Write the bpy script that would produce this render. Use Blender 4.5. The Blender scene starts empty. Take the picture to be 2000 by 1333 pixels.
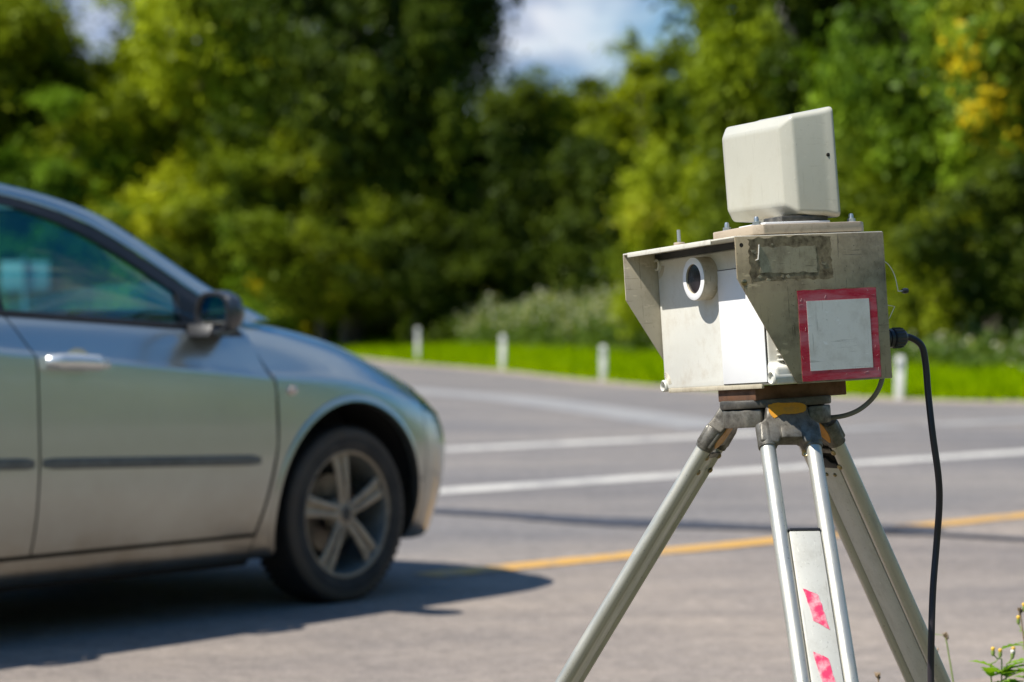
import bpy, bmesh, math, random
import numpy as np
from mathutils import Vector, Matrix
from mathutils.bvhtree import BVHTree

# ------------------------------------------------------------------ camera, sky, sun, exposure
sc = bpy.context.scene
col = sc.collection
R = math.radians
cam_d = bpy.data.cameras.new('camera')
cam = bpy.data.objects.new('camera', cam_d); col.objects.link(cam)
cam.location = (0, 0, 1.03)
cam.rotation_euler = (R(90) - math.atan(33.5 / 4722), 0, 0)
cam_d.lens = 85; cam_d.sensor_width = 36
cam_d.clip_start = 0.05; cam_d.clip_end = 3000
cam_d.dof.use_dof = True
cam_d.dof.focus_distance = 4.06
cam_d.dof.aperture_fstop = 4.0
sc.camera = cam

SUN_TO = Vector((-0.68, -0.33, 1.0)).normalized()      # towards the sun
SUN_EL = math.asin(SUN_TO.z)
SUN_AZ = math.atan2(SUN_TO.x, SUN_TO.y)                  # clockwise from +Y
world = bpy.data.worlds.new('World'); sc.world = world
world.use_nodes = True
wn = world.node_tree.nodes; wl = world.node_tree.links
wn.clear()
w_out = wn.new('ShaderNodeOutputWorld'); w_bg = wn.new('ShaderNodeBackground')
w_sky = wn.new('ShaderNodeTexSky'); w_sky.sky_type = 'NISHITA'; w_sky.sun_disc = False
w_sky.sun_elevation = SUN_EL; w_sky.sun_rotation = SUN_AZ
w_sky.air_density = 1.15; w_sky.dust_density = 0.35; w_sky.ozone_density = 3.0
w_tc = wn.new('ShaderNodeTexCoord'); w_map = wn.new('ShaderNodeMapping')
w_map.inputs['Scale'].default_value = (1, 1, 2.0)
w_map.inputs['Location'].default_value = (6.3, 1.4, 0.5)
w_no = wn.new('ShaderNodeTexNoise'); w_no.inputs['Scale'].default_value = 2.3
w_no.inputs['Detail'].default_value = 7; w_no.inputs['Roughness'].default_value = 0.55
w_r = wn.new('ShaderNodeValToRGB')
w_r.color_ramp.elements[0].position = 0.49; w_r.color_ramp.elements[1].position = 0.64
w_mix = wn.new('ShaderNodeMixRGB'); 
w_n2 = wn.new('ShaderNodeTexNoise'); w_n2.inputs['Scale'].default_value = 20.0; w_n2.inputs['Detail'].default_value = 4
w_r2 = wn.new('ShaderNodeValToRGB'); w_r2.color_ramp.elements[0].position = 0.40; w_r2.color_ramp.elements[1].position = 0.60
w_c2 = wn.new('ShaderNodeMixRGB'); w_c2.inputs['Color1'].default_value = (1.9, 2.7, 4.4, 1); w_c2.inputs['Color2'].default_value = (6.4, 6.7, 7.3, 1)
wl.new(w_map.outputs['Vector'], w_n2.inputs['Vector']); wl.new(w_n2.outputs['Fac'], w_r2.inputs['Fac']); wl.new(w_r2.outputs['Color'], w_c2.inputs['Fac'])
wl.new(w_c2.outputs['Color'], w_mix.inputs['Color2'])
wl.new(w_tc.outputs['Generated'], w_map.inputs['Vector']); wl.new(w_map.outputs['Vector'], w_no.inputs['Vector'])
wl.new(w_no.outputs['Fac'], w_r.inputs['Fac']); wl.new(w_r.outputs['Color'], w_mix.inputs['Fac'])
w_hs = wn.new('ShaderNodeHueSaturation'); w_hs.inputs['Saturation'].default_value = 1.5
wl.new(w_sky.outputs['Color'], w_hs.inputs['Color']); wl.new(w_hs.outputs['Color'], w_mix.inputs['Color1']); wl.new(w_mix.outputs['Color'], w_bg.inputs['Color'])
w_bg.inputs['Strength'].default_value = 0.088
wl.new(w_bg.outputs['Background'], w_out.inputs['Surface'])

sun_d = bpy.data.lights.new('sun', 'SUN'); sun_d.energy = 5.0; sun_d.angle = R(0.53)
sun_d.color = (1.0, 0.95, 0.86)
sun = bpy.data.objects.new('sun', sun_d); col.objects.link(sun)
sun.rotation_euler = SUN_TO.to_track_quat('Z', 'Y').to_euler()
sun.location = (-10, -4, 14)

vs = sc.view_settings
vs.view_transform = 'Standard'; vs.look = 'None'; vs.exposure = 0.5; vs.gamma = 1.0; vs.use_curve_mapping = False
sc.cycles.use_denoising = True
sc.cycles.max_bounces = 10; sc.cycles.transparent_max_bounces = 12
sc.cycles.sample_clamp_indirect = 8

rng = np.random.default_rng(7)
random.seed(7)
F = 4722.0; CH = 1.03; HZ = 633.0
def ground_at(px, d):
    """point on the ground in column px of the photograph at distance d"""
    return ((px - 1000) / F * d, d)

# ------------------------------------------------------------------ materials
MATS = {}
def nodes(name):
    m = bpy.data.materials.new(name); m.use_nodes = True
    nt = m.node_tree; b = nt.nodes['Principled BSDF']
    return m, nt, b
def N(nt, t, **kw):
    n = nt.nodes.new(t)
    for k, v in kw.items():
        if k in n.inputs: n.inputs[k].default_value = v
        else: setattr(n, k, v)
    return n
def ramp(nt, fac, stops):
    r = nt.nodes.new('ShaderNodeValToRGB'); e = r.color_ramp.elements
    while len(e) < len(stops): e.new(0.5)
    for i, (p, c) in enumerate(stops):
        e[i].position = p; e[i].color = c if len(c) == 4 else (*c, 1)
    nt.links.new(fac, r.inputs['Fac'])
    return r.outputs['Color']
def mixc(nt, fac, a, b, mode='MIX'):
    m = nt.nodes.new('ShaderNodeMixRGB'); m.blend_type = mode
    for s, v in (('Fac', fac), ('Color1', a), ('Color2', b)):
        if hasattr(v, 'is_output'): nt.links.new(v, m.inputs[s])
        else: m.inputs[s].default_value = v if s == 'Fac' else (*v, 1) if len(v) == 3 else v
    return m.outputs['Color']
def noise(nt, scale, detail=4, rough=0.55, coord='Object', stretch=None):
    tc = nt.nodes.new('ShaderNodeTexCoord')
    n = N(nt, 'ShaderNodeTexNoise', Scale=scale, Detail=detail, Roughness=rough)
    if stretch:
        mp = nt.nodes.new('ShaderNodeMapping'); mp.inputs['Scale'].default_value = stretch
        nt.links.new(tc.outputs[coord], mp.inputs['Vector']); nt.links.new(mp.outputs['Vector'], n.inputs['Vector'])
    else:
        nt.links.new(tc.outputs[coord], n.inputs['Vector'])
    return n.outputs['Fac']
def bump(nt, b, fac, strength, dist=0.01):
    bn = N(nt, 'ShaderNodeBump', Strength=strength, Distance=dist)
    nt.links.new(fac, bn.inputs['Height']); nt.links.new(bn.outputs['Normal'], b.inputs['Normal'])
def simple(name, c, rough=0.5, metal=0.0, var=0.12, scale=20, coat=0.0, spec=0.5, bmp=0.0):
    m, nt, b = nodes(name)
    f = noise(nt, scale)
    lo = tuple(max(0, x * (1 - var)) for x in c); hi = tuple(min(1, x * (1 + var)) for x in c)
    nt.links.new(ramp(nt, f, [(0.3, lo), (0.7, hi)]), b.inputs['Base Color'])
    b.inputs['Roughness'].default_value = rough; b.inputs['Metallic'].default_value = metal
    b.inputs['Coat Weight'].default_value = coat; b.inputs['Specular IOR Level'].default_value = spec
    if bmp: bump(nt, b, f, bmp, 0.002)
    MATS[name] = m
    return m
def dirty(name, c, dirt, amount=0.5, rough=0.5, scale=14, speck=0.5, metal=0.0, streak=(1, 1, 1), bmp=0.1, scratch=0.0):
    """painted or moulded surface with blotchy grime, fine specks and scratches"""
    m, nt, b = nodes(name)
    f1 = noise(nt, scale, 8, 0.65, stretch=streak)
    f2 = noise(nt, scale * 14, 3, 0.6)
    f3 = noise(nt, scale * 0.35, 3, 0.5)
    base = ramp(nt, f3, [(0.3, tuple(x * 0.92 for x in c)), (0.7, c)])
    k = ramp(nt, f1, [(0.62 - 0.22 * amount, (0, 0, 0)), (0.80 - 0.1 * amount, (amount, amount, amount))])
    c1 = mixc(nt, k, base, dirt)
    s = ramp(nt, f2, [(0.70 - 0.06 * speck, (0, 0, 0)), (0.78 - 0.06 * speck, (speck, speck, speck))])
    c2 = mixc(nt, s, c1, tuple(x * 0.45 for x in dirt))
    if scratch:
        for k, (st, tone) in enumerate((((1, 0.05, 1), 0.3), ((1, 1, 0.05), 0.35), ((1, 0.09, 0.30), 1.5))):
            f4 = noise(nt, scale * (11 + 5 * k), 3, 0.55, stretch=st)
            q = ramp(nt, f4, [(0.655, (0, 0, 0)), (0.70, (scratch, scratch, scratch))])
            c2 = mixc(nt, q, c2, tuple(min(1, x * tone) for x in (c if tone > 1 else dirt)))
        f5 = noise(nt, scale * 0.8, 10, 0.75)
        q = ramp(nt, f5, [(0.50, (0, 0, 0)), (0.66, (0.75 * scratch,) * 3)])
        c2 = mixc(nt, q, c2, tuple(x * 0.9 for x in dirt))
    nt.links.new(c2, b.inputs['Base Color'])
    b.inputs['Roughness'].default_value = rough; b.inputs['Metallic'].default_value = metal
    rr_ = ramp(nt, f1, [(0.4, (rough * 0.8,) * 3), (0.7, (min(1, rough * 1.4),) * 3)])
    nt.links.new(rr_, b.inputs['Roughness'])
    bump(nt, b, f2, bmp, 0.0006)
    MATS[name] = m
    return m

def asphalt():
    m, nt, b = nodes('asphalt')
    big = noise(nt, 0.35, 5, 0.6); mid = noise(nt, 3.0, 6, 0.65); fine = noise(nt, 90, 4, 0.7); grit = noise(nt, 260, 2, 0.6)
    streak = noise(nt, 0.5, 4, 0.55, stretch=(1.0, 1.0, 1.0))
    c = ramp(nt, fine, [(0.28, (0.15, 0.145, 0.14)), (0.5, (0.255, 0.245, 0.237)), (0.75, (0.38, 0.362, 0.348))])
    g = ramp(nt, mid, [(0.3, (0.86, 0.86, 0.87)), (0.7, (1.10, 1.08, 1.06))])
    c = mixc(nt, 1.0, c, g, 'MULTIPLY')
    g = ramp(nt, big, [(0.35, (0.82, 0.83, 0.87)), (0.62, (1.1, 1.07, 1.04))])
    c = mixc(nt, 1.0, c, g, 'MULTIPLY')
    tcs = nt.nodes.new('ShaderNodeTexCoord'); mp = nt.nodes.new('ShaderNodeMapping')
    mp.inputs['Rotation'].default_value = (0, 0, R(-45)); mp.inputs['Scale'].default_value = (0.12, 1.3, 1)
    st_ = N(nt, 'ShaderNodeTexNoise', Scale=1.0, Detail=6, Roughness=0.6)
    nt.links.new(tcs.outputs['Object'], mp.inputs['Vector']); nt.links.new(mp.outputs['Vector'], st_.inputs['Vector'])
    g = ramp(nt, st_.outputs['Fac'], [(0.35, (0.80, 0.80, 0.82)), (0.60, (1.08, 1.075, 1.07))])
    c = mixc(nt, 0.85, c, g, 'MULTIPLY')
    peb = N(nt, 'ShaderNodeTexNoise', Scale=16.0, Detail=6, Roughness=0.75); nt.links.new(tcs.outputs['Object'], peb.inputs['Vector'])
    g = ramp(nt, peb.outputs['Fac'], [(0.30, (0.66, 0.66, 0.66)), (0.70, (1.32, 1.31, 1.29))])
    c = mixc(nt, 0.9, c, g, 'MULTIPLY')
    # the carriageway towards the junction is a bluer, smoother asphalt than the pale dusty shoulder
    tc = nt.nodes.new('ShaderNodeTexCoord'); sep = nt.nodes.new('ShaderNodeSeparateXYZ')
    nt.links.new(tc.outputs['Object'], sep.inputs['Vector'])
    ma = N(nt, 'ShaderNodeMath', operation='MULTIPLY_ADD'); nt.links.new(sep.outputs['X'], ma.inputs[0])
    ma.inputs[1].default_value = -1.0; nt.links.new(sep.outputs['Y'], ma.inputs[2])
    t = ramp(nt, N_map(nt, ma.outputs[0], 9.6, 11.5), [(0, (1.05, 0.96, 0.865)), (1, (0.80, 0.785, 0.77))])
    c = mixc(nt, 1.0, c, t, 'MULTIPLY')
    nt.links.new(c, b.inputs['Base Color'])
    b.inputs['Roughness'].default_value = 0.85
    b.inputs['Specular IOR Level'].default_value = 0.3
    bump(nt, b, fine, 0.5, 0.006)
    MATS['asphalt'] = m
def N_map(nt, s, a, b_):
    mr = N(nt, 'ShaderNodeMapRange'); mr.inputs['From Min'].default_value = a; mr.inputs['From Max'].default_value = b_
    nt.links.new(s, mr.inputs['Value'])
    return mr.outputs['Result']
asphalt()

def worn_paint(name, c, lo, hi, under=(0.215, 0.21, 0.21)):
    m, nt, b = nodes(name)
    f = noise(nt, 7, 8, 0.7); g = noise(nt, 1.1, 4, 0.6)
    a = N(nt, 'ShaderNodeMath', operation='MULTIPLY_ADD'); nt.links.new(f, a.inputs[0]); a.inputs[1].default_value = 0.6
    s = N(nt, 'ShaderNodeMath', operation='MULTIPLY'); nt.links.new(g, s.inputs[0]); s.inputs[1].default_value = 0.4
    nt.links.new(s.outputs[0], a.inputs[2])
    k = ramp(nt, a.outputs[0], [(lo, (1, 1, 1)), (hi, (0, 0, 0))])
    nt.links.new(mixc(nt, k, under, c), b.inputs['Base Color'])
    b.inputs['Roughness'].default_value = 0.7
    MATS[name] = m
worn_paint('white_paint', (0.57, 0.54, 0.485), 0.46, 0.66)
worn_paint('thin_white_paint', (0.33, 0.318, 0.30), 0.36, 0.62)
worn_paint('yellow_paint', (0.56, 0.31, 0.065), 0.47, 0.66)
simple('shadow_tone', (0.055, 0.055, 0.065), 0.6, var=0.35, scale=9)  # near-black tone for the shadow band painted across the road

def soil(name, a, b2, sc_, bmp=0.6):
    m, nt, b = nodes(name)
    f = noise(nt, sc_, 8, 0.7); g = noise(nt, sc_ * 9, 3, 0.7)
    c = mixc(nt, 0.45, ramp(nt, f, [(0.3, a), (0.7, b2)]), ramp(nt, g, [(0.35, a), (0.65, b2)]))
    nt.links.new(c, b.inputs['Base Color']); b.inputs['Roughness'].default_value = 0.95
    bump(nt, b, g, bmp, 0.02)
    MATS[name] = m
soil('gravel', (0.20, 0.155, 0.125), (0.42, 0.34, 0.28), 8)
soil('verge_dirt', (0.26, 0.21, 0.16), (0.42, 0.35, 0.27), 3)
soil('dry_turf', (0.075, 0.068, 0.040), (0.15, 0.135, 0.085), 3)
soil('turf', (0.07, 0.12, 0.006), (0.14, 0.21, 0.010), 0.9)

def leafy(name, a, b2, yellow=None, trans=0.22, thr=0.93, vary=0.22, gloss=0.006):
    m = bpy.data.materials.new(name); m.use_nodes = True
    nt = m.node_tree; nt.nodes.clear()
    out = nt.nodes.new('ShaderNodeOutputMaterial')
    at = nt.nodes.new('ShaderNodeAttribute'); at.attribute_name = 'tint'
    stops = [(0.0, a), (0.85, b2)]
    if yellow: stops += [(thr, b2), (min(thr + 0.03, 1.0), yellow)]
    c = ramp(nt, at.outputs['Fac'], stops)
    oi = nt.nodes.new('ShaderNodeObjectInfo')
    v = ramp(nt, oi.outputs['Random'], [(0, (1 - vary, 1 - vary * 0.7, 1 - vary)), (1, (1 + vary, 1 + vary * 0.7, 1.0))])
    c = mixc(nt, 1.0, c, v, 'MULTIPLY')
    d = nt.nodes.new('ShaderNodeBsdfDiffuse'); t = nt.nodes.new('ShaderNodeBsdfTranslucent')
    g = N(nt, 'ShaderNodeBsdfGlossy', Roughness=0.42); g.inputs['Color'].default_value = (0.75, 0.85, 0.8, 1)
    tcol = mixc(nt, 1.0, c, (1.6, 1.6, 0.4), 'MULTIPLY')
    nt.links.new(c, d.inputs['Color']); nt.links.new(tcol, t.inputs['Color'])
    m1 = nt.nodes.new('ShaderNodeMixShader'); m1.inputs[0].default_value = trans
    nt.links.new(d.outputs[0], m1.inputs[1]); nt.links.new(t.outputs[0], m1.inputs[2])
    m2 = nt.nodes.new('ShaderNodeMixShader'); m2.inputs[0].default_value = gloss
    nt.links.new(m1.outputs[0], m2.inputs[1]); nt.links.new(g.outputs[0], m2.inputs[2])
    nt.links.new(m2.outputs[0], out.inputs['Surface'])
    MATS[name] = m
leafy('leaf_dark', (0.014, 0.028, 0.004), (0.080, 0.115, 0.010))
leafy('leaf_mid', (0.030, 0.052, 0.004), (0.25, 0.31, 0.014), (0.17, 0.19, 0.012), thr=0.95)  # dark tint ends of these crown colours imitate shade between sunlit limbs
leafy('leaf_light', (0.055, 0.090, 0.006), (0.31, 0.38, 0.016), (0.24, 0.25, 0.012), thr=0.95)
leafy('leaf_fresh', (0.035, 0.075, 0.007), (0.21, 0.33, 0.022), (0.55, 0.42, 0.012), thr=0.93)
leafy('leaf_yellow', (0.08, 0.115, 0.006), (0.39, 0.44, 0.014), (0.30, 0.30, 0.012), thr=0.93)
leafy('grass_blades', (0.10, 0.19, 0.001), (0.34, 0.46, 0.0015), (0.40, 0.36, 0.03), trans=0.45, vary=0.0, gloss=0.0)
leafy('weed_leaves', (0.06, 0.11, 0.018), (0.14, 0.19, 0.035), (0.40, 0.40, 0.27), trans=0.35, thr=0.66, vary=0.0)
leafy('weed_fresh', (0.12, 0.24, 0.02), (0.22, 0.38, 0.03), trans=0.4, vary=0.0)
simple('bark', (0.10, 0.085, 0.065), 0.9, var=0.45, scale=6)
simple('pale_bark', (0.45, 0.42, 0.37), 0.85, var=0.3, scale=5)
simple('dry_stem', (0.28, 0.20, 0.12), 0.85, var=0.3, scale=40)
simple('green_stem', (0.20, 0.28, 0.06), 0.6, var=0.2, scale=40)
simple('flower_yellow', (0.75, 0.45, 0.04), 0.6, var=0.2, scale=90)
simple('flower_white', (0.75, 0.72, 0.62), 0.7, var=0.1, scale=90)

# the radar and its tripod
dirty('plate_paint', (0.385, 0.31, 0.195), (0.10, 0.066, 0.030), 0.6, 0.42, 17, 0.85, scratch=0.7)
dirty('hood_top_paint', (0.70, 0.67, 0.58), (0.13, 0.10, 0.06), 0.5, 0.45, 30, 0.7)
dirty('hood_paint', (0.50, 0.445, 0.335), (0.17, 0.11, 0.055), 0.55, 0.45, 18, 0.6, streak=(1, 1, 0.5), scratch=0.45)
dirty('case_plastic', (0.66, 0.65, 0.59), (0.36, 0.28, 0.18), 0.40, 0.45, 22, 0.5, bmp=0.05, scratch=0.22)
dirty('clean_white', (0.86, 0.86, 0.86), (0.6, 0.58, 0.52), 0.08, 0.4, 12, 0.1, bmp=0.02)
dirty('radome_plastic', (0.48, 0.468, 0.395), (0.30, 0.26, 0.17), 0.3, 0.42, 12, 0.3, bmp=0.25, scratch=0.12)
dirty('sticker_red', (0.50, 0.008, 0.04), (0.60, 0.26, 0.29), 0.8, 0.32, 26, 0.8, streak=(1, 0.35, 1.6), bmp=0.05)
dirty('sticker_white', (0.78, 0.75, 0.69), (0.36, 0.30, 0.22), 0.4, 0.35, 20, 0.6, bmp=0.05, scratch=0.35)
dirty('sticker_pink', (0.74, 0.055, 0.14), (0.80, 0.74, 0.70), 0.8, 0.4, 60, 0.1, streak=(1, 0.4, 1), bmp=0.0)
dirty('tape_residue', (0.30, 0.225, 0.125), (0.055, 0.032, 0.010), 1.0, 0.6, 75, 0.9, bmp=0.3)
dirty('tape_film', (0.44, 0.36, 0.23), (0.14, 0.095, 0.045), 0.7, 0.4, 34, 0.9, scratch=0.6)
dirty('rusty_steel', (0.155, 0.072, 0.036), (0.055, 0.030, 0.020), 0.8, 0.75, 40, 0.7, bmp=0.4)
dirty('cast_alloy', (0.21, 0.195, 0.165), (0.050, 0.044, 0.036), 1.0, 0.5, 55, 0.9, 0.5, bmp=0.6, scratch=0.4)
dirty('dark_cast', (0.075, 0.07, 0.062), (0.22, 0.20, 0.165), 0.6, 0.5, 50, 0.6, 0.45, bmp=0.6, scratch=0.4)
dirty('yellow_chip', (0.62, 0.27, 0.012), (0.16, 0.12, 0.07), 0.55, 0.5, 60, 0.8)
dirty('aluminium', (0.56, 0.545, 0.48), (0.22, 0.20, 0.15), 0.35, 0.46, 22, 0.8, 0.65, streak=(3, 3, 0.5), bmp=0.08)
dirty('leg_plate', (0.60, 0.585, 0.52), (0.24, 0.20, 0.13), 0.4, 0.42, 16, 0.6, 0.15, streak=(2, 2, 0.4), scratch=0.3)
dirty('zinc', (0.52, 0.54, 0.55), (0.2, 0.18, 0.15), 0.4, 0.35, 60, 0.5, 0.8)
dirty('wood_plate', (0.42, 0.34, 0.25), (0.17, 0.12, 0.08), 0.5, 0.6, 20, 0.5, streak=(1, 5, 5))
simple('brass', (0.35, 0.27, 0.14), 0.35, 0.9, 0.2, 80)
simple('black_rubber', (0.018, 0.018, 0.020), 0.45, var=0.3, scale=30)
simple('black_plastic', (0.02, 0.022, 0.028), 0.35, var=0.2, scale=30)
simple('cable_black', (0.022, 0.018, 0.024), 0.42, var=0.3, scale=12)
simple('cable_grey', (0.16, 0.155, 0.13), 0.5, var=0.2, scale=12)
simple('wire_white', (0.7, 0.68, 0.62), 0.5)
simple('hole_dark', (0.02, 0.016, 0.012), 0.9)
def lensglass():
    m, nt, b = nodes('lens_glass')
    b.inputs['Base Color'].default_value = (0.02, 0.016, 0.02, 1); b.inputs['Roughness'].default_value = 0.25
    b.inputs['Coat Weight'].default_value = 0.1
    MATS['lens_glass'] = m
lensglass()

# the car
def paint():
    m, nt, b = nodes('car_paint')
    tc = nt.nodes.new('ShaderNodeTexCoord'); sep = nt.nodes.new('ShaderNodeSeparateXYZ')
    nt.links.new(tc.outputs['Object'], sep.inputs['Vector'])
    f = noise(nt, 5, 6, 0.65)
    z = N(nt, 'ShaderNodeMath', operation='MULTIPLY_ADD'); nt.links.new(f, z.inputs[0]); z.inputs[1].default_value = 0.25
    nt.links.new(sep.outputs['Z'], z.inputs[2])
    k = ramp(nt, z.outputs[0], [(0.29, (0.95, 0.95, 0.95)), (0.47, (0.55, 0.55, 0.55)), (0.70, (0.24, 0.24, 0.24)), (1.0, (0.02, 0.02, 0.02))])   # road film, thickest low down
    c = mixc(nt, k, (0.47, 0.53, 0.525), (0.17, 0.125, 0.07))
    nt.links.new(c, b.inputs['Base Color'])
    b.inputs['Metallic'].default_value = 0.9; b.inputs['Roughness'].default_value = 0.28
    b.inputs['Coat Weight'].default_value = 0.9; b.inputs['Coat Roughness'].default_value = 0.06
    MATS['car_paint'] = m
paint()
dirty('alloy_wheel', (0.36, 0.295, 0.215), (0.11, 0.08, 0.052), 0.65, 0.5, 18, 0.4, 0.25)
dirty('tyre', (0.018, 0.017, 0.016), (0.07, 0.055, 0.04), 0.35, 0.8, 9, 0.2)
dirty('tyre_wall', (0.060, 0.048, 0.036), (0.11, 0.085, 0.06), 0.6, 0.8, 9, 0.2)
simple('trim_black', (0.018, 0.019, 0.022), 0.45, var=0.2)
simple('handle_silver', (0.72, 0.74, 0.73), 0.22, 0.7, 0.04)
simple('mirror_shell', (0.030, 0.036, 0.045), 0.3, coat=0.5)
simple('moulding_grey', (0.105, 0.11, 0.10), 0.5, var=0.2)
simple('cabin_dark', (0.022, 0.025, 0.03), 0.8, var=0.3, scale=6)
simple('seat_cloth', (0.045, 0.047, 0.05), 0.9, var=0.3, scale=30)
simple('underbody', (0.012, 0.012, 0.012), 0.95)
simple('chrome', (0.72, 0.74, 0.75), 0.12, 1.0, 0.05)
simple('indicator_lens', (0.60, 0.48, 0.40), 0.15, coat=1.0)
simple('brake_disc', (0.20, 0.17, 0.14), 0.45, 0.8, 0.3)
def glassmat(name, tint, rough=0.0, fmul=1.5):
    m = bpy.data.materials.new(name); m.use_nodes = True
    nt = m.node_tree; nt.nodes.clear()
    out = nt.nodes.new('ShaderNodeOutputMaterial')
    t = nt.nodes.new('ShaderNodeBsdfTransparent'); t.inputs[0].default_value = (*tint, 1)
    g = N(nt, 'ShaderNodeBsdfGlossy', Roughness=0.02); g.inputs['Color'].default_value = (0.8, 0.95, 1, 1)
    lw = N(nt, 'ShaderNodeLayerWeight', Blend=0.5)      # the same from both sides of the pane
    pw = N(nt, 'ShaderNodeMath', operation='POWER'); nt.links.new(lw.outputs['Facing'], pw.inputs[0]); pw.inputs[1].default_value = 4.0
    fr = N(nt, 'ShaderNodeMath', operation='MULTIPLY_ADD'); nt.links.new(pw.outputs[0], fr.inputs[0]); fr.inputs[1].default_value = 0.85; fr.inputs[2].default_value = fmul
    mx = nt.nodes.new('ShaderNodeMixShader')
    nt.links.new(fr.outputs[0], mx.inputs[0]); nt.links.new(t.outputs[0], mx.inputs[1]); nt.links.new(g.outputs[0], mx.inputs[2])
    nt.links.new(mx.outputs[0], out.inputs['Surface'])
    MATS[name] = m
glassmat('car_glass', (0.27, 0.72, 0.74), fmul=0.10)
glassmat('windscreen_glass', (0.55, 0.84, 0.86), fmul=0.08)
glassmat('lamp_glass', (0.5, 0.6, 0.62), fmul=0.35)
def mirrorm():
    m, nt, b = nodes('mirror_glass')
    b.inputs['Base Color'].default_value = (0.62, 0.62, 0.60, 1); b.inputs['Metallic'].default_value = 1.0
    b.inputs['Roughness'].default_value = 0.03
    MATS['mirror_glass'] = m
mirrorm()
dirty('post_white', (0.66, 0.66, 0.62), (0.34, 0.30, 0.24), 0.4, 0.55, 8, 0.3)
simple('post_black', (0.03, 0.03, 0.03), 0.6)
simple('sign_back', (0.42, 0.44, 0.44), 0.5)
simple('galvanised', (0.42, 0.44, 0.45), 0.45, 0.7, 0.15)

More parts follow.
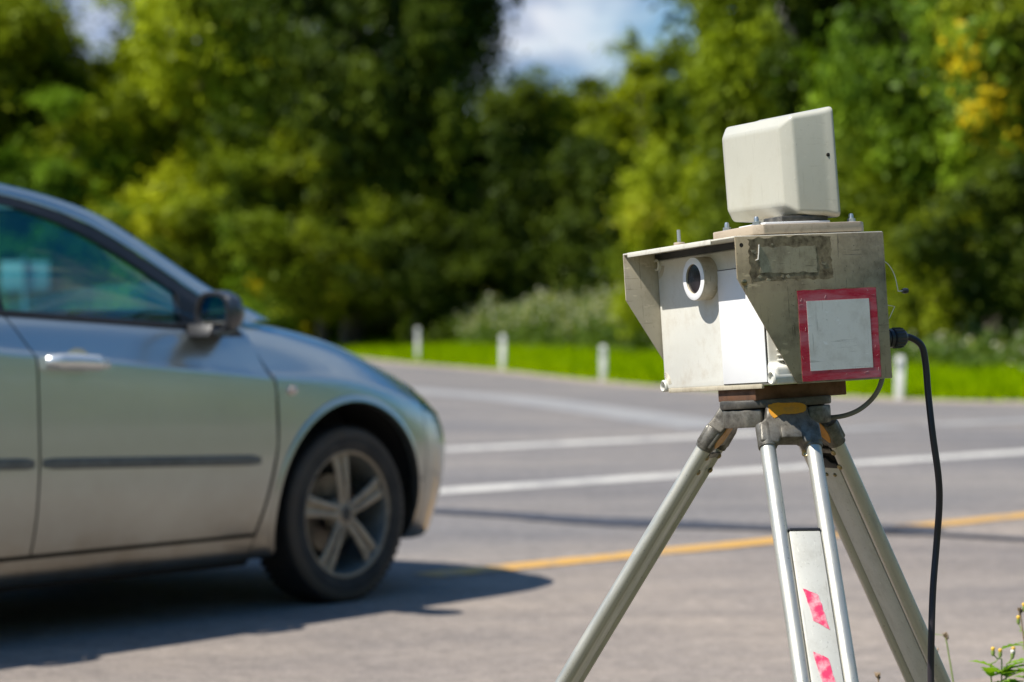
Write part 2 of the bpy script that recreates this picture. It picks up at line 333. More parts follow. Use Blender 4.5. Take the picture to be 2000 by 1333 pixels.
# ------------------------------------------------------------------ helpers
def tag(o, label=None, cat=None, group=None, kind=None):
    if label: o['label'] = label
    if cat: o['category'] = cat
    if group: o['group'] = group
    if kind: o['kind'] = kind
    return o
def empty(name, label, cat, mat=None, loc=(0, 0, 0), rz=0, group=None):
    o = bpy.data.objects.new(name, None); col.objects.link(o); o.empty_display_size = 0.1
    if mat is not None: o.matrix_world = mat
    else: o.location = loc; o.rotation_euler = (0, 0, rz)
    return tag(o, label, cat, group)
def link(name, me, mat, parent=None, smooth=False, label=None):
    if mat: 
        me.materials.clear(); me.materials.append(MATS[mat])
    if smooth: me.shade_smooth()
    o = bpy.data.objects.new(name, me); col.objects.link(o)
    if parent: o.parent = parent
    if label: o['label'] = label
    return o
class MB:
    def __init__(s): s.v = []; s.f = []
    def add(s, v, f):
        n = len(s.v); s.v += [tuple(p) for p in v]; s.f += [tuple(i + n for i in q) for q in f]; return s
    def box(s, x0, x1, y0, y1, z0, z1):
        v = [(x, y, z) for z in (z0, z1) for y in (y0, y1) for x in (x0, x1)]
        return s.add(v, [(0, 2, 3, 1), (4, 5, 7, 6), (0, 1, 5, 4), (2, 6, 7, 3), (0, 4, 6, 2), (1, 3, 7, 5)])
    def prism(s, poly, axis, a0, a1):
        """poly in the two other axes, pushed out along axis from a0 to a1"""
        n = len(poly)
        def P(p, a):
            return {'x': (a, p[0], p[1]), 'y': (p[0], a, p[1]), 'z': (p[0], p[1], a)}[axis]
        v = [P(p, a0) for p in poly] + [P(p, a1) for p in poly]
        return s.add(v, [tuple(range(n))[::-1], tuple(range(n, 2 * n))] + [(i, (i + 1) % n, n + (i + 1) % n, n + i) for i in range(n)])
    def tube(s, pts, r, seg=10, cap=True):
        pts = [Vector(p) for p in pts]
        rs = r if isinstance(r, (list, tuple)) else [r] * len(pts)
        v = []; f = []
        up = None
        for i, p in enumerate(pts):
            t = (pts[min(i + 1, len(pts) - 1)] - pts[max(i - 1, 0)]).normalized()
            if up is None:
                up = Vector((0, 0, 1)) if abs(t.z) < 0.9 else Vector((1, 0, 0))
            a = (up - t * up.dot(t)).normalized(); b = t.cross(a); up = a
            for k in range(seg):
                q = 2 * math.pi * k / seg
                v.append(p + (a * math.cos(q) + b * math.sin(q)) * rs[i])
        for i in range(len(pts) - 1):
            for k in range(seg):
                k2 = (k + 1) % seg
                f.append((i * seg + k, i * seg + k2, (i + 1) * seg + k2, (i + 1) * seg + k))
        if cap:
            f.append(tuple(range(seg))[::-1]); f.append(tuple((len(pts) - 1) * seg + k for k in range(seg)))
        return s.add(v, f)
    def lathe(s, prof, c=(0, 0, 0), axis='z', seg=32, closed=False):
        """prof: (radius, along) pairs turned about the axis"""
        v = []; f = []; n = len(prof)
        for k in range(seg):
            q = 2 * math.pi * k / seg; cq, sq = math.cos(q), math.sin(q)
            for r, a in prof:
                p = {'z': (r * cq, r * sq, a), 'y': (r * cq, a, -r * sq), 'x': (a, r * cq, r * sq)}[axis]
                v.append((p[0] + c[0], p[1] + c[1], p[2] + c[2]))
        m = n if closed else n - 1
        for k in range(seg):
            k2 = (k + 1) % seg
            for i in range(m):
                j = (i + 1) % n
                f.append((k * n + i, k2 * n + i, k2 * n + j, k * n + j))
        return s.add(v, f)
    def grid(s, P):
        """P[i][j] points"""
        n, m = len(P), len(P[0])
        return s.add([p for row in P for p in row], [(i * m + j, i * m + j + 1, (i + 1) * m + j + 1, (i + 1) * m + j) for i in range(n - 1) for j in range(m - 1)])
    def mesh(s, name, bevel=0, seg=2, merge=False, recalc=True):
        me = bpy.data.meshes.new(name); me.from_pydata(s.v, [], s.f)
        bm = bmesh.new(); bm.from_mesh(me)
        bmesh.ops.remove_doubles(bm, verts=bm.verts, dist=1e-5)
        if recalc: bmesh.ops.recalc_face_normals(bm, faces=bm.faces)
        if bevel:
            ed = [e for e in bm.edges if len(e.link_faces) == 2 and e.calc_face_angle() > 0.5]
            bmesh.ops.bevel(bm, geom=ed, offset=bevel, segments=seg, affect='EDGES', profile=0.5, clamp_overlap=True)
        bm.to_mesh(me); bm.free(); me.update()
        return me
    def obj(s, name, mat, parent=None, smooth=False, bevel=0, seg=2, label=None):
        me = s.mesh(name, bevel, seg)
        o = link(name, me, mat, parent, False, label)
        if smooth or bevel:
            me.shade_smooth()
            try: me.set_sharp_from_angle(angle=R(38))
            except Exception: pass
        return o
def catmull(pts, n, closed=False):
    pts = [Vector(p) for p in pts]; out = []
    m = len(pts)
    for i in range(m - 1):
        p0, p1, p2, p3 = pts[max(i - 1, 0)], pts[i], pts[i + 1], pts[min(i + 2, m - 1)]
        for k in range(n):
            t = k / n
            out.append(0.5 * ((2 * p1) + (p2 - p0) * t + (2 * p0 - 5 * p1 + 4 * p2 - p3) * t * t + (3 * p1 - p0 - 3 * p2 + p3) * t ** 3))
    out.append(pts[-1])
    return out

# ------------------------------------------------------------------ ground, road, verges
EDGE = [(-90, 96), (-40, 90), (-16, 84), (-9, 80.5), (-5.2, 74), (-2.6, 62), (-0.3, 52.2), (1.45, 43), (3.1, 37), (5.2, 32.6), (6.6, 31.3), (7.9, 31.6), (10, 33.8), (20, 44), (60, 84), (130, 154)]
edge = [Vector((p.x, p.y)) for p in catmull([(x, y, 0) for x, y in EDGE], 8)]
ea = np.array([(p.x, p.y) for p in edge])
def edge_dist(X, Y):
    P = np.stack([X, Y], -1)[:, None, :]; A = ea[None, :-1]; B = ea[None, 1:]
    d = B - A; t = np.clip(((P - A) * d).sum(-1) / (d * d).sum(-1), 0, 1)
    return np.sqrt(((P - A - d * t[..., None]) ** 2).sum(-1)).min(1)
def verge_z(X, Y):
    dist = edge_dist(np.atleast_1d(np.asarray(X, float)), np.atleast_1d(np.asarray(Y, float)))
    k = np.clip((np.atleast_1d(Y) - 36) / 18, 0, 1)
    slope = 0.032 + 0.058 * k
    dd = np.where(dist < 11, dist, 11 + (dist - 11) * 0.25)
    return 0.03 + slope * dd

MB().add([(-1500, -400, -0.06), (1500, -400, -0.06), (1500, 2600, -0.06), (-1500, 2600, -0.06)], [(0, 1, 2, 3)]).obj('ground', 'turf')['kind'] = 'structure'
# asphalt of the junction, up to the far edge
rv = [(-90, 4)] + [(110, 4)] + [(p.x, p.y) for p in reversed(edge)]
m = MB()
cols_ = []
for p in edge: cols_.append([(p.x, 0.5, 0.0), (p.x, p.y * 0.5, 0.0), (p.x, p.y + 0.15, 0.0)])
m.grid(cols_)
road = m.obj('road', 'asphalt'); road['kind'] = 'structure'
# far verge: dirt lip and rising bank of turf
g = Vector((0.35, 0.937))
ts = [0, 0.35, 0.9, 1.8, 3, 5, 7.5, 10, 13, 18, 26, 40, 70, 140]
P = []
for p in edge:
    xs = np.array([p.x + g.x * t for t in ts]); ys = np.array([p.y + g.y * t for t in ts])
    zs = verge_z(xs, ys); zs[0] = 0.006
    P.append([(x, y, z) for x, y, z in zip(xs, ys, zs)])
MB().grid([r[1:] for r in P]).obj('grass_bank', 'turf', smooth=True)['kind'] = 'structure'
MB().grid([[(p.x - g.x * 0.55, p.y - g.y * 0.55, 0.004), (r[0][0], r[0][1], 0.02), (r[1][0] + .05, r[1][1] + 0.1, r[1][2] + 0.004)] for p, r in zip(edge, P)]).obj('dirt_edge', 'verge_dirt', smooth=True)['kind'] = 'structure'

# markings: direction of the carriageway
RD = Vector((0.706, 0.708)); RN = Vector((0.708, -0.706))
def strip(name, y0, s0, s1, w, mat, label=None, n=40, jit=0.004):
    o = Vector((0, y0)); P = []
    for i in range(n + 1):
        s = s0 + (s1 - s0) * i / n
        c = o + RD * s
        a = c + RN * (w / 2 + random.uniform(-jit, jit)); b = c - RN * (w / 2 + random.uniform(-jit, jit))
        P.append([(a.x, a.y, 0.004), (b.x, b.y, 0.004)])
    return MB().grid(P).obj(name, mat, road, label=label)
strip('edge_line', 10.22, -0.5, 2.35, 0.20, 'yellow_paint', 'yellow edge line ending at the painted shadow band')
strip('edge_line', 10.22, 2.80, 40, 0.20, 'yellow_paint', 'yellow edge line beyond the painted shadow band')
strip('lane_line', 15.28, -30, 45, 0.34, 'white_paint', 'nearer solid white lane line')
strip('lane_line', 20.3, -30, 3.4, 0.40, 'white_paint', 'farther solid white lane line')
for a, b in ((3.5, 5.5), (6.0, 8.6), (9.2, 13), (14, 18)):
    strip('lane_line', 20.3, a, b, 0.5, 'thin_white_paint', 'faded dash of the farther lane line')
def gpt(px, py):
    d = F * CH / (py - HZ)
    return Vector(((px - 1000) / F * d, d))
def quadpatch(name, pix, mat, w, z=0.004, label=None, jit=0.05):
    ce = catmull([(*gpt(*p), 0) for p in pix], 12); P = []
    for i, c in enumerate(ce):
        t = (ce[min(i + 1, len(ce) - 1)] - ce[max(i - 1, 0)]).normalized(); nn = Vector((-t.y, t.x, 0))
        ww = w(i / (len(ce) - 1)) / 2
        P.append([(*(c + nn * ww * random.uniform(1 - jit, 1 + jit)).xy, z), (*(c - nn * ww * random.uniform(1 - jit, 1 + jit)).xy, z)])
    return MB().grid(P).obj(name, mat, road, label=label)
quadpatch('faded_line', [(640, 748), (840, 766), (1000, 779), (1268, 815), (1420, 838)], 'thin_white_paint', lambda t: 0.95, 0.0035)
quadpatch('painted_shadow', [(760, 996), (850, 1000), (993, 1008), (1155, 1019), (1268, 1024), (1400, 1030), (1560, 1036), (1726, 1038), (1789, 1043), (1900, 1050), (2100, 1062)], 'shadow_tone',
          lambda t: 0.26 + 0.22 * math.exp(-((t - 0.38) / 0.12) ** 2) + 0.42 * math.exp(-((t - 0.72) / 0.045) ** 2) - 0.12 * (t > 0.82), 0.008, jit=0.12)  # dark sheet laid on the asphalt in place of a cast shadow
# gravel shoulder under the tripod, parallel to the yellow line
P = []
for i in range(81):
    s = -40 + i * 1.0
    row = []
    for k, t in enumerate((3.25, 3.6, 4.2, 6, 8, 9.5)):
        c = Vector((0, 10.22)) + RD * s + RN * (t + (random.uniform(-0.12, 0.12) if k == 0 else 0))
        row.append((c.x, c.y, 0.010 if k == 0 else 0.03))
    P.append(row)
MB().grid([r[:3] for r in P]).obj('gravel_shoulder', 'gravel', smooth=True)['kind'] = 'structure'
MB().grid([[(a, b, c - (.004 if k == 0 else 0)) for k, (a, b, c) in enumerate(r[2:])] for r in P]).obj('near_verge', 'dry_turf', smooth=True)['kind'] = 'structure'

# ------------------------------------------------------------------ grass and weeds on the far bank
def flat_mesh(name, V, T, tint, mat):
    """V (n,k,3) polygons of k corners each"""
    n, k, _ = V.shape
    me = bpy.data.meshes.new(name)
    me.vertices.add(n * k); me.vertices.foreach_set('co', V.reshape(-1).astype(np.float32))
    me.loops.add(n * k); me.loops.foreach_set('vertex_index', np.arange(n * k, dtype=np.int32))
    me.polygons.add(n); me.polygons.foreach_set('loop_start', np.arange(0, n * k, k, dtype=np.int32))
    me.polygons.foreach_set('loop_total', np.full(n, k, dtype=np.int32))
    me.update(calc_edges=True)
    a = me.attributes.new('tint', 'FLOAT', 'FACE'); a.data.foreach_set('value', tint.astype(np.float32))
    me.materials.append(MATS[mat])
    return me
def scatter_on_bank(n, t0, t1, xr):
    i = rng.uniform(0, len(ea) - 1.001, n * 6); k = i.astype(int); f = (i - k)[:, None]
    p = ea[k] * (1 - f) + ea[k + 1] * f
    t = rng.uniform(t0, t1, n * 6)
    q = p + np.array([g.x, g.y]) * t[:, None]
    px = 1000 + F * q[:, 0] / q[:, 1]
    ok = (px > xr[0]) & (px < xr[1])
    return q[ok][:n]
def blades(q, h, w, tint_lo=0.0, tint_hi=1.0):
    n = len(q); z = verge_z(q[:, 0], q[:, 1]) - 0.02
    ang = rng.uniform(0, 2 * np.pi, n); H = h * rng.uniform(0.5, 1.4, n); W = w * rng.uniform(0.6, 1.4, n)
    lean = rng.normal(0, 0.35, (n, 2)) * H[:, None]
    a = np.stack([np.cos(ang), np.sin(ang)], 1) * W[:, None] / 2
    V = np.zeros((n, 3, 3))
    V[:, 0, :2] = q - a; V[:, 1, :2] = q + a; V[:, 2, :2] = q + lean
    V[:, 0, 2] = V[:, 1, 2] = z; V[:, 2, 2] = z + H
    return V, rng.uniform(tint_lo, tint_hi, n)
V1, t1 = blades(scatter_on_bank(64000, 0.25, 14, (350, 2700)), 0.22, 0.045)
V2, t2 = blades(scatter_on_bank(9000, 0.05, 0.9, (350, 2250)), 0.14, 0.04)
me = flat_mesh('grass', np.concatenate([V1, V2]), None, np.concatenate([t1, t2]) * 0.93, 'grass_blades')
tag(link('grass', me, None), 'bright green grass covering the bank beyond the junction', 'grass', kind='stuff')

def weed_field(n, t0, t1, xr, h, heads):
    q = scatter_on_bank(n, t0, t1, xr); n = len(q); z0 = verge_z(q[:, 0], q[:, 1])
    H = h * rng.uniform(0.55, 1.25, n) * (0.8 + 0.35 * np.sin(q[:, 0] * 1.7) * np.sin(q[:, 1] * 0.9 + q[:, 0]))
    Vs = []; Ts = []
    for j in range(16):      # leaves up the stem
        f = rng.uniform(0.1, 0.95, n); c = np.stack([q[:, 0] + rng.normal(0, 0.12, n), q[:, 1] + rng.normal(0, 0.12, n), z0 + H * f], 1)
        d = rng.normal(0, 1, (n, 3)); d[:, 2] *= 0.5; d /= np.linalg.norm(d, axis=1)[:, None]
        e = np.cross(d, rng.normal(0, 1, (n, 3))); e /= np.linalg.norm(e, axis=1)[:, None]
        L = rng.uniform(0.05, 0.11, n)[:, None]
        Vs.append(np.stack([c - d * L, c + e * L * 0.45, c + d * L, c - e * L * 0.45], 1)); Ts.append(rng.uniform(0.0, 0.62, n))
    for j in range(heads):     # seed heads
        c = np.stack([q[:, 0] + rng.normal(0, 0.09, n), q[:, 1] + rng.normal(0, 0.09, n), z0 + H * rng.uniform(0.9, 1.08, n)], 1)
        d = rng.normal(0, 1, (n, 3)); d /= np.linalg.norm(d, axis=1)[:, None]
        e = np.cross(d, rng.normal(0, 1, (n, 3))); e /= np.linalg.norm(e, axis=1)[:, None]
        L = rng.uniform(0.03, 0.06, n)[:, None]
        Vs.append(np.stack([c - d * L, c + e * L, c + d * L, c - e * L], 1))
        Ts.append(np.where(rng.uniform(0, 1, n) < 0.6, 1.0, rng.uniform(0.2, 0.6, n)))
    return np.concatenate(Vs), np.concatenate(Ts)
Va, ta = weed_field(3200, 6.0, 13.0, (400, 1240), 1.15, 7)
Vb, tb = weed_field(500, 6.5, 11.0, (1230, 2150), 0.55, 2)
Vc, tc_ = weed_field(800, 6.0, 10.0, (480, 2150), 0.45, 2)
Vb = np.concatenate([Vb, Vc]); tb = np.concatenate([tb, tc_ * 0.75])
me = flat_mesh('tall_weeds', np.concatenate([Va, Vb]), None, np.concatenate([ta, tb]), 'weed_leaves')
tag(link('tall_weeds', me, None), 'band of tall seeding weeds at the foot of the trees behind the grass', 'weeds', kind='stuff')

# ------------------------------------------------------------------ trees
def crown_mesh(name, seed, h, w, base, nlimb, nsub, leaf, shape=1.0, mat='leaf_mid'):
    """leaf sprays grouped on limbs: limb ends through the crown volume, sprays of uneven size along each limb"""
    r_ = np.random.default_rng(seed)
    cz = base + (h - base) / 2; hz = (h - base) / 2
    u = r_.normal(0, 1, (nlimb, 3)); u /= np.linalg.norm(u, axis=1)[:, None]
    rad = r_.uniform(0.10, 1.0, nlimb) ** 0.40
    lob = 1 + 0.20 * np.sin(3 * np.arctan2(u[:, 1], u[:, 0]) + seed) + 0.18 * np.sin(5 * u[:, 2] + seed * 1.3 + 2 * u[:, 0])
    prof = np.where(u[:, 2] > 0, 1 - 0.25 * shape * u[:, 2] ** 2, 1 - 0.12 * u[:, 2] ** 2)
    E = u * (rad * lob * prof)[:, None] * np.array([w / 2, w / 2, hz]) + np.array([0, 0, cz])
    root = np.stack([E[:, 0] * 0.15, E[:, 1] * 0.15, np.maximum(base * 0.5, E[:, 2] - 0.30 * np.linalg.norm(E[:, :2], axis=1) - 0.05 * h)], 1)
    li = np.repeat(np.arange(nlimb), nsub); m = len(li)
    f = r_.uniform(0.52, 1.06, m)[:, None]
    C = root[li] * (1 - f) + E[li] * f + r_.normal(0, 0.042, (m, 3)) * w
    rc = np.clip(r_.lognormal(-0.1, 0.45, m), 0.35, 2.2) * 0.050 * w
    k = np.clip((rc / (0.050 * w)) ** 1.6 * 74, 14, 200).astype(int)
    idx = np.repeat(np.arange(m), k); n = len(idx)
    ax = r_.normal(0, 1, (m, 3)) * 0.6 + (E - root)[li] / w * 2.5; ax /= np.linalg.norm(ax, axis=1)[:, None]   # sprays are drawn out along their twig
    o = r_.normal(0, 0.55, (n, 3)) * np.array([1, 1, 0.7])
    pos = C[idx] + (o + ax[idx] * r_.normal(0, 0.75, n)[:, None]) * rc[idx][:, None]
    pos[:, 2] = np.maximum(pos[:, 2], 0.02 * h)
    nrm = o * 0.5 + u[li][idx] * 0.55 + np.array([0, 0, 0.45]) + r_.normal(0, 0.5, (n, 3)); nrm /= np.linalg.norm(nrm, axis=1)[:, None]
    a = np.cross(nrm, r_.normal(0, 1, (n, 3))); a /= np.linalg.norm(a, axis=1)[:, None]; b = np.cross(nrm, a)
    L = leaf * r_.uniform(0.6, 1.4, n)[:, None]
    V = np.stack([pos - a * L, pos + b * L * 0.55, pos + a * L, pos - b * L * 0.55], 1)
    lt = r_.uniform(0, 1, nlimb); st = lt[li] * 0.65 + r_.uniform(-0.05, 0.3, m)
    t = np.clip(st[idx] + r_.normal(0.0, 0.10, n), 0, 0.92)
    t = np.where((lt[li][idx] > 0.955) & (r_.uniform(0, 1, n) < 0.75), 1.0, t)
    return flat_mesh(name, V, None, t, mat), E
def trunk_mesh(name, seed, h, w, r0, C, nl=8, lean=0.0):
    r_ = random.Random(seed); m = MB()
    pts = [Vector((0, 0, -0.3))]
    for i in range(1, 7):
        f = i / 6
        pts.append(Vector((lean * f * h + r_.uniform(-.03, .03) * w, r_.uniform(-.03, .03) * w, f * h * 0.86)))
    m.tube(pts, [r0 * (1.15 - f / 6 * 1.0) for f in range(7)], 8)
    for k in range(nl):
        f = r_.uniform(0.22, 0.8); i = int(f * 6); p = pts[i].lerp(pts[i + 1], f * 6 - i)
        c = Vector(C[r_.randrange(len(C))])
        if c.z < p.z: c.z = p.z + 0.12 * h
        mid = p.lerp(c, 0.5) + Vector((0, 0, 0.04 * h))
        m.tube([p, mid, c], [r0 * 0.45 * (1.1 - f), r0 * 0.3 * (1.1 - f), r0 * 0.08], 6)
    return m.mesh(name)
# proportions at unit tree size: height 10, crown width 5
VAR = {}
def variant(key, seed, h, w, base, nclump, nleaf, leaf, r0, shape=1.0, nl=8, lean=0.0):
    cm, C = crown_mesh('crown', seed, h, w, base, nclump, nleaf, leaf, shape)
    VAR[key] = (cm, trunk_mesh('trunk', seed, h, w, r0, C, nl, lean), h, w)
variant('a', 11, 10, 5.0, 0.4, 62, 10, 0.080, 0.16)
variant('b', 23, 10, 5.4, 0.8, 58, 10, 0.080, 0.18, 0.6)
variant('c', 37, 10, 4.6, 1.2, 52, 10, 0.080, 0.15, 1.4, lean=0.03)
variant('d', 41, 10, 5.8, 0.2, 66, 10, 0.078, 0.16, 0.3)
variant('shrub', 53, 5, 4.6, 0.05, 50, 9, 0.062, 0.07, 0.8, nl=14)
variant('shrub2', 59, 5, 4.2, 0.1, 46, 9, 0.062, 0.06, 1.2, nl=14)
MESHCACHE = {}
def with_mat(me, mat, tag_):
    k = (me.name, mat)
    if k not in MESHCACHE:
        c = me.copy(); c.materials.clear(); c.materials.append(MATS[mat]); MESHCACHE[k] = c
    return MESHCACHE[k]
def tree(px, d, h, w, key, mat, rz, label, name='broadleaf_tree', cat='tree', group='trees of the wood edge', bark='bark', zoff=None, off=0.0):
    cm, tm, H, W = VAR[key]
    x, y = ground_at(px, d); z = float(verge_z(x, y)[0]) - 0.05
    o = empty(name, label, cat, loc=(x, y, z), rz=rz, group=group)
    s = Vector((w / W, w / W, h / H))
    for nm, me, mt in (('trunk', tm, bark), ('crown', cm, mat)):
        c = link(nm, with_mat(me, mt, nm), None, o); c.scale = s
    return o
SH = dict(name='wild_shrub', cat='shrub', group='shrubs at the foot of the wood')
# far left, behind the car
tree(-60, 92, 19, 9.5, 'a', 'leaf_mid', 0.4, 'tall dark green tree at the left edge of the photo')
tree(95, 96, 14.5, 7.0, 'c', 'leaf_mid', 1.2, 'narrow green tree just left of the small sky gap over the car roof')
tree(225, 99, 14.0, 8.4, 'b', 'leaf_light', 2.2, 'yellowish lower tree filling the small sky gap over the car roof')
tree(395, 92, 21, 8.4, 'b', 'leaf_yellow', 0.9, 'bright yellow green tall tree above the car windscreen')
tree(540, 95, 22, 9.0, 'd', 'leaf_mid', 4.0, 'tall mid green tree behind the yellow green one')
tree(120, 89, 8.5, 7.5, 'd', 'leaf_fresh', 3.0, 'fresh green bushy tree directly above the car roof line')
tree(300, 87, 6.8, 6.4, 'shrub', 'leaf_yellow', 1.0, 'bright green shrub over the top of the car windscreen pillar', **SH)
tree(440, 85, 7.6, 6.0, 'shrub2', 'leaf_mid', 2.0, 'olive green shrub standing above the car wing mirror', **SH)
tree(575, 83, 6.4, 5.6, 'shrub', 'leaf_fresh', 3.3, 'green shrub right of the car wing mirror', **SH)
tree(630, 81, 9.5, 6.6, 'a', 'leaf_mid', 5.1, 'leafy mid height tree above the car bonnet', )
# centre
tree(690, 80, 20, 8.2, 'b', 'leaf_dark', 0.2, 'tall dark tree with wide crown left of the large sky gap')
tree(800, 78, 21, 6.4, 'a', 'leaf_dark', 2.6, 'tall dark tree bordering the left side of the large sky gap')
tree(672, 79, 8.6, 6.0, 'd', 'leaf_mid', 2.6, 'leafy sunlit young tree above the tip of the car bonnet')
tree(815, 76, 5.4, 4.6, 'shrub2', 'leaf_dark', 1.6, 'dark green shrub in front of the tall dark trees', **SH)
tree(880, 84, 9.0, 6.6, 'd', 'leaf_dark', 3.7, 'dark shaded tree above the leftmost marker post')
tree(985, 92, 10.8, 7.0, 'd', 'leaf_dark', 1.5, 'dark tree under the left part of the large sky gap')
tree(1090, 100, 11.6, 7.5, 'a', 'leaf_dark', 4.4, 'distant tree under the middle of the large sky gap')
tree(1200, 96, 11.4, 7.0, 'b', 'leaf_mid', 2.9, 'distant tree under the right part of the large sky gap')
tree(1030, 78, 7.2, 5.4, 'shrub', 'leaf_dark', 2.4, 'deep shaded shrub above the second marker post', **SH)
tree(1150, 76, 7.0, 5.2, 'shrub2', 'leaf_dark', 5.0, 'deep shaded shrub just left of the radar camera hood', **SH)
tree(1270, 84, 10.6, 6.0, 'c', 'leaf_yellow', 3.9, 'yellow tinged tree behind the left side of the radar antenna')
tree(1310, 53, 5.0, 3.4, 'shrub', 'leaf_light', 0.0, 'sunlit shrub with pale leaves left of the radar antenna', **SH)
# right
tree(1500, 58, 13, 4.6, 'b', 'leaf_mid', 1.9, 'tall tree bordering the right side of the large sky gap')
o = tree(1580, 54, 13, 4.8, 'c', 'leaf_light', 0.0, 'tall tree with a bare pale stem above the radar antenna', bark='pale_bark')
def stem_pt(px, py, d): return Vector(((px - 1000) / F * d, d, CH - (py - HZ) / F * d)) - o.location
MB().tube(catmull([stem_pt(1600, 150, 52.5), stem_pt(1556, 72, 51.0), stem_pt(1530, 30, 50.6), stem_pt(1508, -40, 50.8), stem_pt(1490, -120, 51.5)], 4), [.10, .10, .10, .10, .095, .095, .095, .09, .09, .085, .085, .08, .08, .075, .07, .06, .05], 8).obj('bare_stem', 'pale_bark', o, smooth=True)
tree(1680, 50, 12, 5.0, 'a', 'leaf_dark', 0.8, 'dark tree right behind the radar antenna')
tree(1790, 48, 13, 4.6, 'd', 'leaf_fresh', 2.1, 'fresh green tree with a yellow patch right of the radar antenna')
tree(1940, 46, 12.5, 5.0, 'a', 'leaf_fresh', 3.4, 'light green tree near the upper right corner')
tree(2090, 45, 12.5, 5.0, 'b', 'leaf_mid', 4.6, 'tree cut by the right edge of the photo')
tree(1480, 50, 5.0, 4.0, 'shrub2', 'leaf_mid', 4.1, 'green shrub directly behind the radar camera', **SH)
tree(1650, 46, 4.4, 3.8, 'shrub', 'leaf_mid', 2.7, 'green shrub behind the right end of the radar camera', **SH)
tree(1835, 43, 3.4, 3.0, 'shrub', 'leaf_mid', 1.4, 'low round shrub behind the hanging black cable', **SH)
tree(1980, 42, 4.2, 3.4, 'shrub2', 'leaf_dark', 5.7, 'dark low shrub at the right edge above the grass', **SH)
# the wood goes on behind these trees and beyond the frame: one leafy mass
def wood_mass():
    r_ = np.random.default_rng(77)
    C = []; 
    for px in np.arange(-700, 3900, 26):
        d = 112.0 if px < 1330 else np.interp(px, [1330, 1700, 2600, 3900], [75, 62, 60, 86])
        d += r_.uniform(-3, 3)
        top = np.interp(px, [-700, 60, 140, 250, 330, 930, 960, 1100, 1290, 1345, 1400, 2700], [27, 27, 14.0, 13.5, 27, 27, 12.0, 11.3, 11.5, 14, 24, 20])
        for k in range(int(top * 1.0)):
            C.append(((px - 1000) / F * d + r_.normal(0, .4), d + r_.uniform(-1.5, 1.5), r_.uniform(0.8, top)))
    return np.array(C)
def leaf_mass(name, C, seedv, mat, nl=40):
    r_ = np.random.default_rng(seedv)
    idx = np.repeat(np.arange(len(C)), nl); n = len(idx)
    pos = C[idx] + r_.normal(0, 0.55, (n, 3))
    nrm = r_.normal(0, 1, (n, 3)) + np.array([-.3, -.5, .6]); nrm /= np.linalg.norm(nrm, axis=1)[:, None]
    a = np.cross(nrm, r_.normal(0, 1, (n, 3))); a /= np.linalg.norm(a, axis=1)[:, None]; b = np.cross(nrm, a)
    L = r_.uniform(.10, .24, n)[:, None]
    V = np.stack([pos - a * L, pos + b * L * .6, pos + a * L, pos - b * L * .6], 1)
    t = np.clip(r_.uniform(0, 1, len(C))[idx] + r_.normal(0, .1, n), 0, .9)
    return flat_mesh(name, V, None, t, mat)
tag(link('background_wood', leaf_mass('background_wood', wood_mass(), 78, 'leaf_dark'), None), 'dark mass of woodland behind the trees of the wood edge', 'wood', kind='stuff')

r_ = np.random.default_rng(5)  # out-of-view leaves, added to darken the car's reflections and the sky fill
C = []
for q in np.arange(-60, 140, 0.8):
    for k in range(9):
        off = 21 + r_.uniform(-2, 4)
        C.append((RD.x * q + RN.x * off, 10.22 + RD.y * q + RN.y * off, r_.uniform(0.4, 9.5)))
for q in np.arange(0, 1, 0.003):
    X = np.interp(q, [0, .4, 1], [-34, -48, -52]); Y = np.interp(q, [0, .4, 1], [88, 40, -45])
    for k in range(18): C.append((X + r_.uniform(-3, 3), Y + r_.uniform(-1, 1), r_.uniform(0.3, 11)))
C = np.array(C)
tag(link('unseen_wood', leaf_mass('unseen_wood', C, 79, 'leaf_light'), None), 'unseen woodland added around the junction to darken reflections and fill light', 'wood', kind='stuff')

# ------------------------------------------------------------------ marker posts
def marker_post(px, py, h, label, lean=0.0):
    c = gpt(px, py)
    o = empty('marker_post', label, 'post', loc=(c.x, c.y, 0.0), rz=random.uniform(-0.4, 0.4), group='white marker posts along the far road edge')
    o.rotation_euler[1] = lean
    z0 = 0.0
    poly = [(-0.052, -0.04), (0.052, -0.04), (0.056, 0.0), (0.034, 0.04), (-0.034, 0.04), (-0.056, 0.0)]
    m = MB(); m.prism(poly, 'z', z0 - 0.1, h - 0.03)
    top = [(x * 0.8, y * 0.8) for x, y in poly]
    n = 6; m.add([(x, y, h - 0.03) for x, y in poly] + [(x, y, h) for x, y in top], [(i, (i + 1) % n, n + (i + 1) % n, n + i) for i in range(n)] + [tuple(range(n, 2 * n))])
    m.obj('post_body', 'post_white', o, bevel=0.006)
    MB().box(-0.035, 0.035, -0.044, -0.0405, h - 0.20, h - 0.06).obj('reflector', 'galvanised', o)
    return o
marker_post(816, 711, 0.93, 'leftmost white marker post, by the car bonnet tip')
marker_post(982, 726, 0.79, 'second white marker post from the left on the grass edge')
marker_post(1178, 747, 0.65, 'white marker post just left of the radar camera hood')
marker_post(1756, 783, 0.60, 'white marker post right of the radar camera, behind the cable', lean=R(1.5))

# road sign seen through the car window
sx, sy = ground_at(48, 46)
o = empty('road_sign', 'white road sign board on a pole seen through the car side window', 'sign', loc=(sx, sy, 0))
MB().tube([(0, 0, 0), (0, 0, 2.30)], 0.045, 10).obj('pole', 'galvanised', o, smooth=True)
MB().box(-0.46, 0.46, 0.045, 0.065, 1.66, 2.22).obj('sign_board', 'sign_back', o, bevel=0.004)

